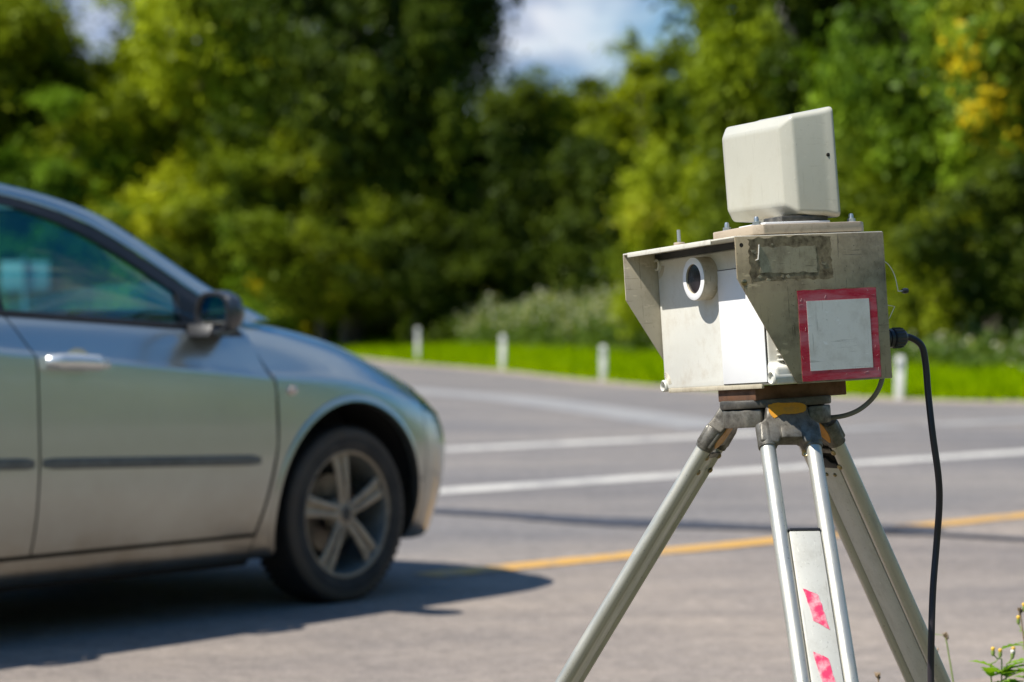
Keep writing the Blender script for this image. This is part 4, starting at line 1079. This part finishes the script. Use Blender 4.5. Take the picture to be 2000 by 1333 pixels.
def leg(i, plate_top, cap_style):
    d = legdirs[i]; t = Vector((-d.y, d.x, 0)) * (1 if i else 1)
    ax = (d * math.sin(SPL) + Vector((0, 0, -1)) * math.cos(SPL)).normalized()
    fr = t.cross(ax).normalized()
    if fr.dot(d) < 0: fr = -fr
    org = (TILT @ (d * .074)) + Vector((0, 0, HEADZ + .004))
    M = Matrix((( t.x, fr.x, ax.x, org.x), (t.y, fr.y, ax.y, org.y), (t.z, fr.z, ax.z, org.z), (0, 0, 0, 1)))
    # local: x across the leg, y to the outside, z down the leg
    lg = bpy.data.objects.new('leg', None); col.objects.link(lg); lg.parent = tri; lg.matrix_local = M
    L = (org.z) / math.cos(SPL)
    hs = .0385; rt = .0128
    m = MB()
    m.prism([(-.034, -.006), (.034, -.006), (.036, .02), (.05, .034), (.052, .066), (.022, .070), (.018, .060), (-.018, .060), (-.022, .070), (-.052, .066), (-.05, .034), (-.036, .02)], 'y', -.015, .015)
    cst = m.obj('leg_casting', 'cast_alloy', lg, bevel=.004, seg=3)
    m = MB()
    for s in (-1, 1):
        m.tube([(s * hs, 0, .030), (s * hs, 0, .072)], .0155, 20)
    m.box(-.017, .017, .0135, .0195, .040, .062)
    m.obj('socket', 'cast_alloy', lg, bevel=.0015)
    tubeL = .80
    for s in (-1, 1):
        MB().tube([(s * hs, 0, .060), (s * hs, 0, tubeL)], rt, 24).obj('leg_tube', 'aluminium', lg, smooth=True)
    # cross strap with screws near the top
    pt = plate_top
    pl = MB().prism([(-.0255, -.0085), (.0255, -.0085), (.0255, .0085), (-.0255, .0085)], 'z', pt, L - .10).obj('sliding_plate', 'leg_plate', lg, bevel=.002)
    m = MB()
    if cap_style == 'flat':
        P = [(-.0262 + .0524 * k / 12) for k in range(13)]
        m.prism([(x, -.0095) for x in P] + [(x, .0095) for x in reversed(P)], 'z', pt - .005, pt - .0005)
    else:
        m.prism([(-.027, pt), (.027, pt), (.025, pt - .010), (.012, pt - .012), (.006, pt - .022), (-.006, pt - .022), (-.012, pt - .012), (-.025, pt - .010)], 'y', -.010, .010)
    m.obj('plate_cap', 'black_rubber', lg, bevel=.0015)
    m = MB().box(-.050, .050, -.020, .020, tubeL - .03, tubeL + .012); m.obj('clamp_collar', 'cast_alloy', lg, bevel=.004)
    MB().tube([(0, .018, tubeL - .008), (0, .05, tubeL - .008)], .010, 12).obj('clamp_knob', 'black_plastic', lg, smooth=True)
    MB().tube([(0, 0, L - .16), (0, 0, L - .05), (0, 0, L - .002)], [.024, .018, .003], 12).obj('foot_spike', 'cast_alloy', lg, smooth=True)
    def screw(x, y, z, r=.0048, dirn=1):
        MB().lathe([(.0003, y + dirn * .0035), (r * .55, y + dirn * .0032), (r * .95, y + dirn * .0015), (r, y)], (x, 0, z), 'y', 14).obj('screw', 'brass', lg, smooth=True)
    return lg, screw, M, L
legC, scC, MC, LC = leg(0, .228, 'flat')
legR, scR, MR, LR = leg(1, .118, 'domed')
legL, scL, ML, LL = leg(2, .085, 'flat')
# the left leg shows its inner face: strap and screw heads
for lg_, sc_, fc in ((legL, scL, -1), (legR, scR, -1)):
    y = fc * .0125
    for x in (-.030, .030):
        sc_(x * 1.15, y, .083, .0052, fc); sc_(x * 1.15, y, .112, .0052, fc)
    MB().box(-.030, .030, y - .0005, y + .0015, .075, .084).obj('strap', 'cast_alloy', lg_)
for x in (-.010, .010): scR(x, -.0085, .132, .0036, -1)
MB().box(-.0255, .0255, -.004, .0085, .03, .116).obj('inner_rib', 'underbody', legR)
scC(.022, .0, .083, .005, -1)
# yellow paint remains
def blotch(name, pts, yoff, mat, par, th=.0008, seedv=1):
    r_ = random.Random(seedv); ce = catmull([(p[0], p[1], 0) for p in pts + [pts[0]]], 6)[:-1]
    poly = [(c.x + r_.uniform(-.0008, .0008), c.y + r_.uniform(-.0008, .0008)) for c in ce]
    return MB().prism(poly, 'y', yoff, yoff + th).obj(name, mat, par)
blotch('yellow_paint', [(-.032, .000), (-.015, -.004), (.020, -.004), (.031, .001), (.029, .011), (.015, .016), (-.012, .018), (-.024, .024), (-.031, .016)], .0152, 'yellow_chip', legC)
for lg_, k in ((legL, 2), (legR, 3)):
    blotch('yellow_paint', [(-.006, .004), (.030, .002), (.034, .026), (.046, .050), (.030, .062), (.004, .048)] if k == 2 else [(-.030, .004), (.006, .004), (-.012, .022), (-.022, .040), (-.040, .060), (-.046, .040)], -.0160, 'yellow_chip', lg_, seedv=k)
# red and white warning bands on the middle leg
for z0, z1, k in ((.330, .402, 1), (.438, .515, 2), (.56, .63, 3)):
    r_ = random.Random(k); poly = []
    A, B, C_, D_ = (-.017, z0), (.006, z0 + .012), (.016, z1), (-.008, z1 - .016)
    for p, q in ((A, B), (B, C_), (C_, D_), (D_, A)):
        for j in range(7):
            f = j / 7; poly.append((p[0] + (q[0] - p[0]) * f + r_.uniform(-.0007, .0007), p[1] + (q[1] - p[1]) * f + r_.uniform(-.0007, .0007)))
    MB().prism(poly, 'y', .0087, .0092).obj('red_sticker', 'sticker_pink', legC, label='scratched red reflective sticker')

# ------------------------------------------------------------------ the radar camera
W_, H_, E_, DP = .3839, .2423, .0644, .2199
BOX = Matrix.Translation((.2667, 4.25, .9121)) @ rotm(-0.0254, -0.0609, -1.1283)
rad = empty('radar_speed_camera', 'weathered beige roadside radar speed camera with white flash panel and red framed sticker', 'speed camera', mat=BOX)
# casing
case = MB().box(.008, W_ - .006, .045, DP - .006, .002, H_ - .010).obj('casing', 'case_plastic', rad, bevel=.006, seg=3)
cover = MB()
poly = [(.004, .0), (W_ - .030, .0), (W_ - .030, .022), (W_ - .006, .046), (W_ - .006, .06), (.004, .06)]
cover.prism([(.003, .001), (W_ - .004, .001), (W_ - .004, .030), (W_ - .0285, .036), (W_ - .0285, H_ - .012), (.003, H_ - .012)], 'y', 0.0, .05)
fc = cover.obj('front_cover', 'case_plastic', rad, bevel=.005, seg=3)
MB().box(W_ - .034, W_ - .006, .036, .052, .002, H_ - .012).obj('cover_flange', 'case_plastic', rad, bevel=.003)
MB().box(.020, W_ - .05, -.0015, .004, -.004, .0035).obj('lower_lip', 'hood_paint', fc, bevel=.001)
MB().box(.2118, W_ - .0300, -.0007, .003, .0048, .1972).obj('panel_gap', 'hole_dark', rad)
MB().box(.213, W_ - .031, -.0022, .004, .006, .196).obj('flash_panel', 'clean_white', rad, bevel=.0008)
for k in range(3):
    MB().box(W_ - .0285, W_ - .0055, .018 + .0 * k, .034, .040 + k * .0085, .0425 + k * .0085).obj('cooling_rib', 'case_plastic', fc)
def screw_tube(x, z, y0, y1, r=.0105):
    o = MB().lathe([(r * .70, y0 + .030), (r * .70, y0 + .0005), (r * .82, y0 - .001), (r, y0 + .001), (r, y1)], (x, 0, z), 'y', 28).obj('screw_tube', 'case_plastic', fc, smooth=True)
    MB().lathe([(.0003, y0 + .010), (r * .7, y0 + .010)], (x, 0, z), 'y', 16).obj('screw', 'dark_cast', fc)
screw_tube(.0065, H_ - .021, -.004, .03); screw_tube(.0060, .0085, -.004, .03); screw_tube(W_ - .0145, .0125, -.004, .046, .0115)
for cx, cz, sg in ((.0065, H_ - .021, -1), (.006, .0085, 1)):
    for k, rr in enumerate((.016, .0195, .023)):
        pts = [(cx + rr * math.cos(q), -.0004, cz + sg * rr * math.sin(q)) for q in np.linspace(R(8), R(88), 12)]
        MB().tube(pts, .0007, 5).obj('moulding_ring', 'hood_paint', fc)
# hood: sheet metal top and cheeks
def cheek(x0, x1, h2, name, mat):
    return MB().prism([(-E_, H_), (-E_ - .0, H_ - h2), (.0365, .0), (DP, .0), (DP, H_)], 'x', x0, x1).obj(name, mat, rad, bevel=.0007)
side_plate = cheek(W_ - .0018, W_ + .0006, .068, 'side_plate', 'plate_paint')
cheek(-.0006, .0018, .080, 'far_side_plate', 'hood_paint')
MB().box(-.0006, W_ - .0022, -E_ + .0002, DP, H_ - .0016, H_ + .0012).obj('hood_top', 'hood_top_paint', rad, bevel=.0008)
MB().box(.018, W_ * .80, -E_ - .0010, -E_ + .0018, H_ - .0065, H_ + .0016).obj('hood_lip', 'hood_top_paint', rad, bevel=.0007)
MB().box(.0, W_ - .0025, -.002, .020, H_ - .0125, H_ - .0022).obj('hood_seal', 'black_rubber', rad)
MB().box(.0, W_ - .002, DP - .003, DP - .0005, .001, H_ - .002).obj('rear_plate', 'plate_paint', rad)
# lens
lx, lz, lr = .1790, .1865, .0368
MB().lathe([(.0250, -.010), (.0250, -.0270), (.0256, -.0278), (lr - .0015, -.0280), (lr, -.0268), (lr, .004)], (lx, 0, lz), 'y', 56).obj('lens_tube', 'hood_paint', rad, smooth=True)
MB().lathe([(.0250, -.0284), (.0355, -.0286), (.0362, -.0281)], (lx, 0, lz), 'y', 56).obj('lens_ring', 'clean_white', rad, smooth=True)
MB().lathe([(.0003, -.0278), (.010, -.0275), (.018, -.0267), (.0252, -.0250)], (lx, 0, lz), 'y', 48).obj('lens_glass', 'lens_glass', rad, smooth=True)
# side plate details (plane x = W)
XS = W_ + .0006
def on_plate(name, poly, th, mat, par=side_plate, z=0.0, label=None):
    return MB().prism(poly, 'x', XS + z, XS + z + th).obj(name, mat, par, label=label)
def rough_poly(y0, y1, z0, z1, jit, n=9, seedv=3, skew=0.0):
    r_ = random.Random(seedv); P = []
    for a, b in (((y0, z0), (y1, z0 + skew)), ((y1, z0 + skew), (y1, z1 + skew)), ((y1, z1 + skew), (y0, z1)), ((y0, z1), (y0, z0))):
        for k in range(n):
            f = k / n; P.append((a[0] + (b[0] - a[0]) * f + r_.uniform(-jit, jit), a[1] + (b[1] - a[1]) * f + r_.uniform(-jit, jit)))
    return P
on_plate('tape_residue', rough_poly(-.040, .116, H_ - .073, H_ - .003, .0022, 16, 4, 0), .0003, 'tape_residue', label='dirty rectangle of old tape glue')
on_plate('tape_film', rough_poly(-.021, .087, H_ - .061, H_ - .019, .0018, 12, 5), .0003, 'tape_film', z=.0003)
r_ = random.Random(9)
for k in range(9):      # torn flakes of backing paper
    y = r_.uniform(-.036, .108); z = r_.choice((r_.uniform(H_ - .071, H_ - .063), r_.uniform(H_ - .016, H_ - .006), r_.uniform(H_ - .06, H_ - .02)))
    if -.021 < y < .087 and H_ - .061 < z < H_ - .019: y = r_.choice((-.031, .10))
    s = r_.uniform(.002, .006)
    on_plate('paper_flake', [(y + s * r_.uniform(.3, 2.0) * math.cos(q), z + s * r_.uniform(.3, 1.3) * math.sin(q)) for q in np.linspace(0, 2 * math.pi, 6)[:-1]], .0003, 'tape_film', z=.0004)
MB().tube([(XS + .0012, -.021, H_ - .014), (XS + .0016, -.023, H_ - .028), (XS + .0012, -.0245, H_ - .038), (XS + .0012, -.029, H_ - .039)], .0009, 6).obj('loose_strip', 'wire_white', side_plate)
on_plate('sticker_edge_dirt', rough_poly(.0450, .1990, .0020, .1520, .0007, 14, 16), .0002, 'tape_residue')
on_plate('warning_sticker', rough_poly(.046, .198, .003, .151, .0006, 12, 6), .0006, 'sticker_red', label='worn red border sticker with a blank grey white middle')
on_plate('sticker_middle', [(.062, .0195), (.183, .0195), (.183, .1335), (.062, .1335)], .0003, 'sticker_white', z=.0006)
r_ = random.Random(12)
for k in range(15):      # scratches that bare the white under the red
    sd = r_.randrange(4)
    y, z = ((r_.uniform(.048, .196), r_.uniform(.005, .017)), (r_.uniform(.048, .196), r_.uniform(.136, .149)), (r_.uniform(.047, .060), r_.uniform(.01, .145)), (r_.uniform(.185, .196), r_.uniform(.01, .145)))[sd]
    a = r_.uniform(0, 6.28); l = r_.uniform(.001, .0045); wd = r_.uniform(.00012, .0003)
    c, s = math.cos(a), math.sin(a)
    on_plate('scratch', [(y - c * l - s * wd, z - s * l + c * wd), (y + c * l, z + s * l), (y - c * l + s * wd, z - s * l - c * wd)], .0002, 'sticker_white', par=side_plate, z=.00065)
def plate_screw(y, z, r, mat='brass', slot=True):
    o = MB().lathe([(.0002, XS + .0022), (r * .7, XS + .0020), (r, XS + .0006), (r, XS)], (0, y, z), 'x', 18).obj('plate_screw', mat, side_plate, smooth=True)
    if slot: MB().box(XS + .0019, XS + .0024, y - r * .75, y + r * .75, z - .0005, z + .0005).obj('slot', 'hole_dark', side_plate)
plate_screw(-.0525, H_ - .074, .0055)
MB().lathe([(.0002, XS + .0003), (.0036, XS + .0003)], (0, -.0535, H_ - .014), 'x', 16).obj('screw_hole', 'hole_dark', side_plate)
# hood pin
px_, py_ = .150, -.035
pin = MB().lathe([(.0002, H_ + .030), (.0030, H_ + .030), (.0032, H_ + .0095), (.0032, H_ + .008)], (px_, py_, 0), 'z', 14).obj('hood_pin', 'zinc', rad, smooth=True)
MB().lathe([(.0032, H_ + .0085), (.0085, H_ + .0085), (.0095, H_ + .0075), (.0095, H_ + .001)], (px_, py_, 0), 'z', 20).obj('pin_base', 'wood_plate', pin, smooth=True)
# antenna base plate, pad and bolts
zt = H_ + .0014
oct_ = [(.205, .000), (.352, -.012), (.366, .002), (.366, .190), (.352, .204), (.215, .204), (.200, .190), (.196, .012)]
MB().prism(oct_, 'z', zt + .0025, zt + .0185).obj('antenna_base', 'wood_plate', rad, bevel=.0018)
MB().prism([(.240, .030), (.335, .024), (.335, .150), (.240, .150)], 'z', zt + .0185, zt + .0240).obj('spacer_pad', 'clean_white', rad, bevel=.001)
MB().box(.270, .330, .060, .150, zt + .0240, zt + .034).obj('antenna_bracket', 'dark_cast', rad, bevel=.002)
for x, y in ((.222, .018), (.338, .006), (.345, .185), (.215, .185)):
    b_ = MB().lathe([(.0002, zt + .0335), (.0030, zt + .0332), (.0040, zt + .030), (.0040, zt + .0185)], (x, y, 0), 'z', 12).obj('bolt', 'zinc', rad, smooth=True)
    MB().lathe([(.0040, zt + .0255), (.0068, zt + .0250), (.0068, zt + .0205), (.0085, zt + .0200), (.0085, zt + .0185)], (x, y, 0), 'z', 6).obj('nut', 'zinc', b_)
# rust brown mounting block under the casing
MB().box(.178, .300, .006, .184, -.0235, -.0005).obj('mounting_block', 'rusty_steel', rad, bevel=.0015)
# connectors at the rear
gx, gz = W_ - .035, .066
gl = MB().lathe([(.0155, DP - .002), (.0155, DP + .006), (.0140, DP + .007), (.0140, DP + .019), (.0158, DP + .020), (.0158, DP + .026), (.0140, DP + .027), (.0165, DP + .029), (.0165, DP + .047), (.0120, DP + .053), (.006, DP + .054)], (gx, 0, gz), 'y', 24).obj('cable_gland', 'black_plastic', rad, smooth=True)
for k in range(16):
    q = 2 * math.pi * k / 16
    c, s = math.cos(q), math.sin(q)
    MB().box(gx + .0164 * c - .0012, gx + .0164 * c + .0012, DP + .030, DP + .046, gz + .0164 * s - .0012, gz + .0164 * s + .0012).obj('grip_rib', 'black_plastic', gl)
MB().lathe([(.0003, DP + .014), (.018, DP + .014), (.024, DP + .010), (.026, DP)], (W_ - .045, 0, .128), 'y', 28).obj('rear_knob', 'black_rubber', rad, smooth=True)
wr = MB().tube(catmull([(W_ - .005, DP, H_ - .048), (W_ - .004, DP + .010, H_ - .055), (W_ - .004, DP + .020, H_ - .072), (W_ - .003, DP + .024, H_ - .094), (W_ - .003, DP + .025, H_ - .099), (W_ - .003, DP + .034, H_ - .099)], 6), .0009, 6).obj('bare_wire', 'wire_white', rad)
MB().lathe([(.0003, DP + .044), (.004, DP + .043), (.0048, DP + .038), (.0035, DP + .033), (.0003, DP + .033)], (W_ - .003, 0, H_ - .0992), 'y', 14).obj('wire_seal', 'black_plastic', wr, smooth=True)
MB().tube([(W_ - .004, DP, .121), (W_ - .003, DP + .016, .118), (W_ - .004, DP + .004, .098)], .0008, 6).obj('wire_end', 'wire_white', rad)

# radar antenna on top: a radome with a bevelled front, its own small tilt
ANT = Matrix.Translation((.4072, 4.10, 1.2902)) @ rotm(.0152, -.0812, -1.178)
antL = BOX.inverted() @ ANT
def rrect(w, h, y, r, n=6):
    P = []; ox = max(0, w - .2390) / 2
    for cx, cz, q0 in ((w / 2 - r, h / 2 - r, 0), (-w / 2 + r, h / 2 - r, 90), (-w / 2 + r, -h / 2 + r, 180), (w / 2 - r, -h / 2 + r, 270)):
        for k in range(n + 1):
            q = R(q0 + 90 * k / n); P.append(Vector((ox + cx + r * math.cos(q), y, cz + r * math.sin(q))))
    return P
secs = [(.186, .118, -.0003, .006), (.2010, .1320, 0.0004, .007), (.2050, .1358, .0020, .0075), (.2330, .1600, .0146, .009), (.2370, .1640, .0172, .0095), (.2390, .1660, .0210, .0095), (.2460, .1755, .0660, .010), (.2485, .1800, .0755, .010), (.2515, .1835, .0822, .010), (.2520, .1842, .0855, .010), (.2512, .1830, .0876, .009)]
m = MB(); rr = [rrect(*s) for s in secs]; n = len(rr[0])
m.grid([r + [r[0]] for r in rr]); m.add(rr[0], [tuple(range(n))]); m.add(rr[-1], [tuple(range(n))])
ant = m.obj('radar_antenna', 'radome_plastic', rad, smooth=True, label='cream plastic radar antenna cover with bevelled front')
ant.matrix_local = antL
ant.data.set_sharp_from_angle(angle=R(60))
MB().lathe([(.0003, .1300), (.0030, .1297), (.0034, .1280)], (0, .0745, .012), 'x', 14).obj('antenna_screw', 'hole_dark', ant, smooth=True)

# ------------------------------------------------------------------ cables
pL = lambda x, y, z: BOX @ Vector((x, y, z))
g0 = pL(gx, DP + .050, gz)
def at_px(px, py, d):
    return Vector(((px - 1000) / F * d, d, CH - (py - HZ) / F * d))
d0 = g0.y
pts = [g0, pL(gx, DP + .066, gz - .001), at_px(1800, 676, d0 + .01), at_px(1808, 712, d0 + .012), at_px(1813, 770, d0 + .01), at_px(1822, 850, d0), at_px(1833, 930, d0), at_px(1835, 985, d0 + .005), at_px(1830, 1060, d0 + .01), at_px(1823, 1150, d0), at_px(1820, 1240, d0 - .01), at_px(1819, 1340, d0 - .01), at_px(1822, 1600, d0 - .01), at_px(1800, 1780, d0 - .02)]
e = pts[-1]
pts += [Vector((e.x + .02, e.y - .06, .045)), Vector((e.x + .25, e.y - .25, .042)), Vector((e.x + .8, e.y - .2, .042)), Vector((e.x + 1.6, e.y - .7, .042))]
o = MB().tube(catmull(pts, 8), .0057, 14).obj('power_cable', 'cable_black', None, smooth=True)
tag(o, 'thick black power cable hanging from the rear plug of the radar camera', 'cable')
a = pL(W_ - .05, DP - .055, -.002); b = hc + Vector((.095, .02, HEADZ + .004))
pts = [at_px(1724, 726, 4.04), at_px(1722, 744, 4.04), at_px(1713, 766, 4.04), at_px(1697, 786, 4.05), at_px(1674, 803, 4.05), at_px(1646, 813, 4.06), at_px(1612, 816, 4.07), at_px(1570, 812, 4.09)]
o = MB().tube(catmull(pts, 8), .0042, 12).obj('signal_cable', 'cable_grey', None, smooth=True)
tag(o, 'thin grey cable looping from under the radar camera to the tripod head', 'cable')

# ------------------------------------------------------------------ weeds beside the tripod
def leaf_blade(base, dirv, L, w, lobes, r_):
    dirv = dirv.normalized(); sidev = dirv.cross(Vector((0, 0, 1))).normalized(); nrm = sidev.cross(dirv)
    A = []; B = []
    n = 9
    for k in range(n + 1):
        f = k / n
        ww = w * math.sin(math.pi * min(1, f * .95 + .04)) ** .7 * (1 - .45 * (lobes and (k % 2 == 0)))
        c = base + dirv * L * f + Vector((0, 0, -L * .25 * f * f)) 
        A.append(c + sidev * ww + nrm * ww * .25); B.append(c - sidev * ww + nrm * ww * .25)
    P = [[a, base + dirv * L * k / n + Vector((0, 0, -L * .25 * (k / n) ** 2)), b] for k, (a, b) in enumerate(zip(A, B))]
    return P
def tint_attr(o, v):
    a = o.data.attributes.new('tint', 'FLOAT', 'FACE'); a.data.foreach_set('value', np.full(len(o.data.polygons), v, np.float32))
def weed(px, d, h, label, seedv, flowers=True, name='flowering_weed'):
    r_ = random.Random(seedv); x, y = ground_at(px, d)
    o = empty(name, label, 'weed', loc=(x, y, .03), group='weeds beside the tripod')
    for k in range(3):
        a = r_.uniform(0, 6.28); hh = h * r_.uniform(.8, 1.0)
        tip = Vector((math.cos(a) * .10 * h, math.sin(a) * .10 * h, hh))
        st = catmull([(0, 0, -.02), tip * .4 + Vector((.01, 0, .0)), tip * .75, tip], 5)
        MB().tube(st, [.0030 * (1 - .6 * i / (len(st) - 1)) for i in range(len(st))], 6).obj('stem', 'green_stem', o, smooth=True)
        for j in range(14):
            f = r_.uniform(.45, .97); i = int(f * (len(st) - 1)); p = st[i]
            q = r_.uniform(0, 6.28)
            lf = MB().grid(leaf_blade(p, Vector((math.cos(q), math.sin(q), r_.uniform(.1, .8))), r_.uniform(.04, .08), r_.uniform(.010, .018), True, r_)).obj('leaf', 'weed_fresh', o, smooth=True)
            tint_attr(lf, r_.uniform(0, 1))
        if flowers:
            for j in range(1 + k % 2):
                q = r_.uniform(0, 6.28); p = st[-1]; e = p + Vector((math.cos(q) * .025, math.sin(q) * .025, r_.uniform(.01, .035)))
                fs = MB().tube([p, p.lerp(e, .5) + Vector((0, 0, -.004)), e], .0012, 5).obj('flower_stalk', 'green_stem', o)
                MB().lathe([(.0005, -.004), (.0035, -.001), (.0040, .004), (.0032, .009)], tuple(e), 'z', 10).obj('bud', 'green_stem', fs, smooth=True)
                MB().lathe([(.0034, .008), (.0042, .012), (.0028, .0145), (.0003, .015)], tuple(e), 'z', 10).obj('flower', 'flower_yellow' if j % 2 == 0 else 'flower_white', fs, smooth=True)
    return o
weed(1962, 4.75, .37, 'green weed with yellow buds at the lower right corner', 3)
weed(2040, 4.9, .42, 'weed with dry tips at the right edge of the photo', 8)
weed(1912, 4.6, .30, 'low green weed left of the budding weed', 14, False, 'leafy_weed')
def grass_stalk(px, d, tipx, tipy, label, bent, seedv, mat='green_stem'):
    r_ = random.Random(seedv); x, y = ground_at(px, d)
    t = at_px(tipx, tipy, d) - Vector((x, y, .03))
    o = empty('grass_stalk', label, 'grass stalk', loc=(x, y, .03), group='grass stalks beside the tripod')
    st = catmull([(0, 0, -.02), (t.x * .35, .0, t.z * .5), (t.x * .85, 0, t.z * .92), tuple(t)], 6)
    MB().tube(st, [.0022 * (1 - .5 * i / (len(st) - 1)) for i in range(len(st))], 6).obj('stem', mat, o, smooth=True)
    if bent:
        lf = MB().grid(leaf_blade(st[-1], Vector((-1, 0, .25)), .055, .0035, False, r_)).obj('leaf', 'weed_fresh', o, smooth=True); tint_attr(lf, .2)
    for k in range(14):
        p = st[-1 - k // 3]; q = r_.uniform(0, 6.28); e = p + Vector((math.cos(q) * .006, math.sin(q) * .006, .008))
        MB().tube([p, p.lerp(e, .6), e], [.0008, .0017, .0004], 5).obj('seed', 'dry_stem', o)
    return o
grass_stalk(1890, 4.9, 1846, 1243, 'bent green grass stalk just right of the hanging cable', True, 1)
grass_stalk(1880, 4.7, 1828, 1275, 'dry brown grass stalk behind the right tripod leg', False, 2, 'dry_stem')
grass_stalk(1745, 4.6, 1714, 1322, 'short dry grass stalk between the tripod legs', False, 4, 'dry_stem')
grass_stalk(2030, 4.8, 1992, 1194, 'dry seeding grass stalk at the right edge of the photo', False, 5, 'dry_stem')
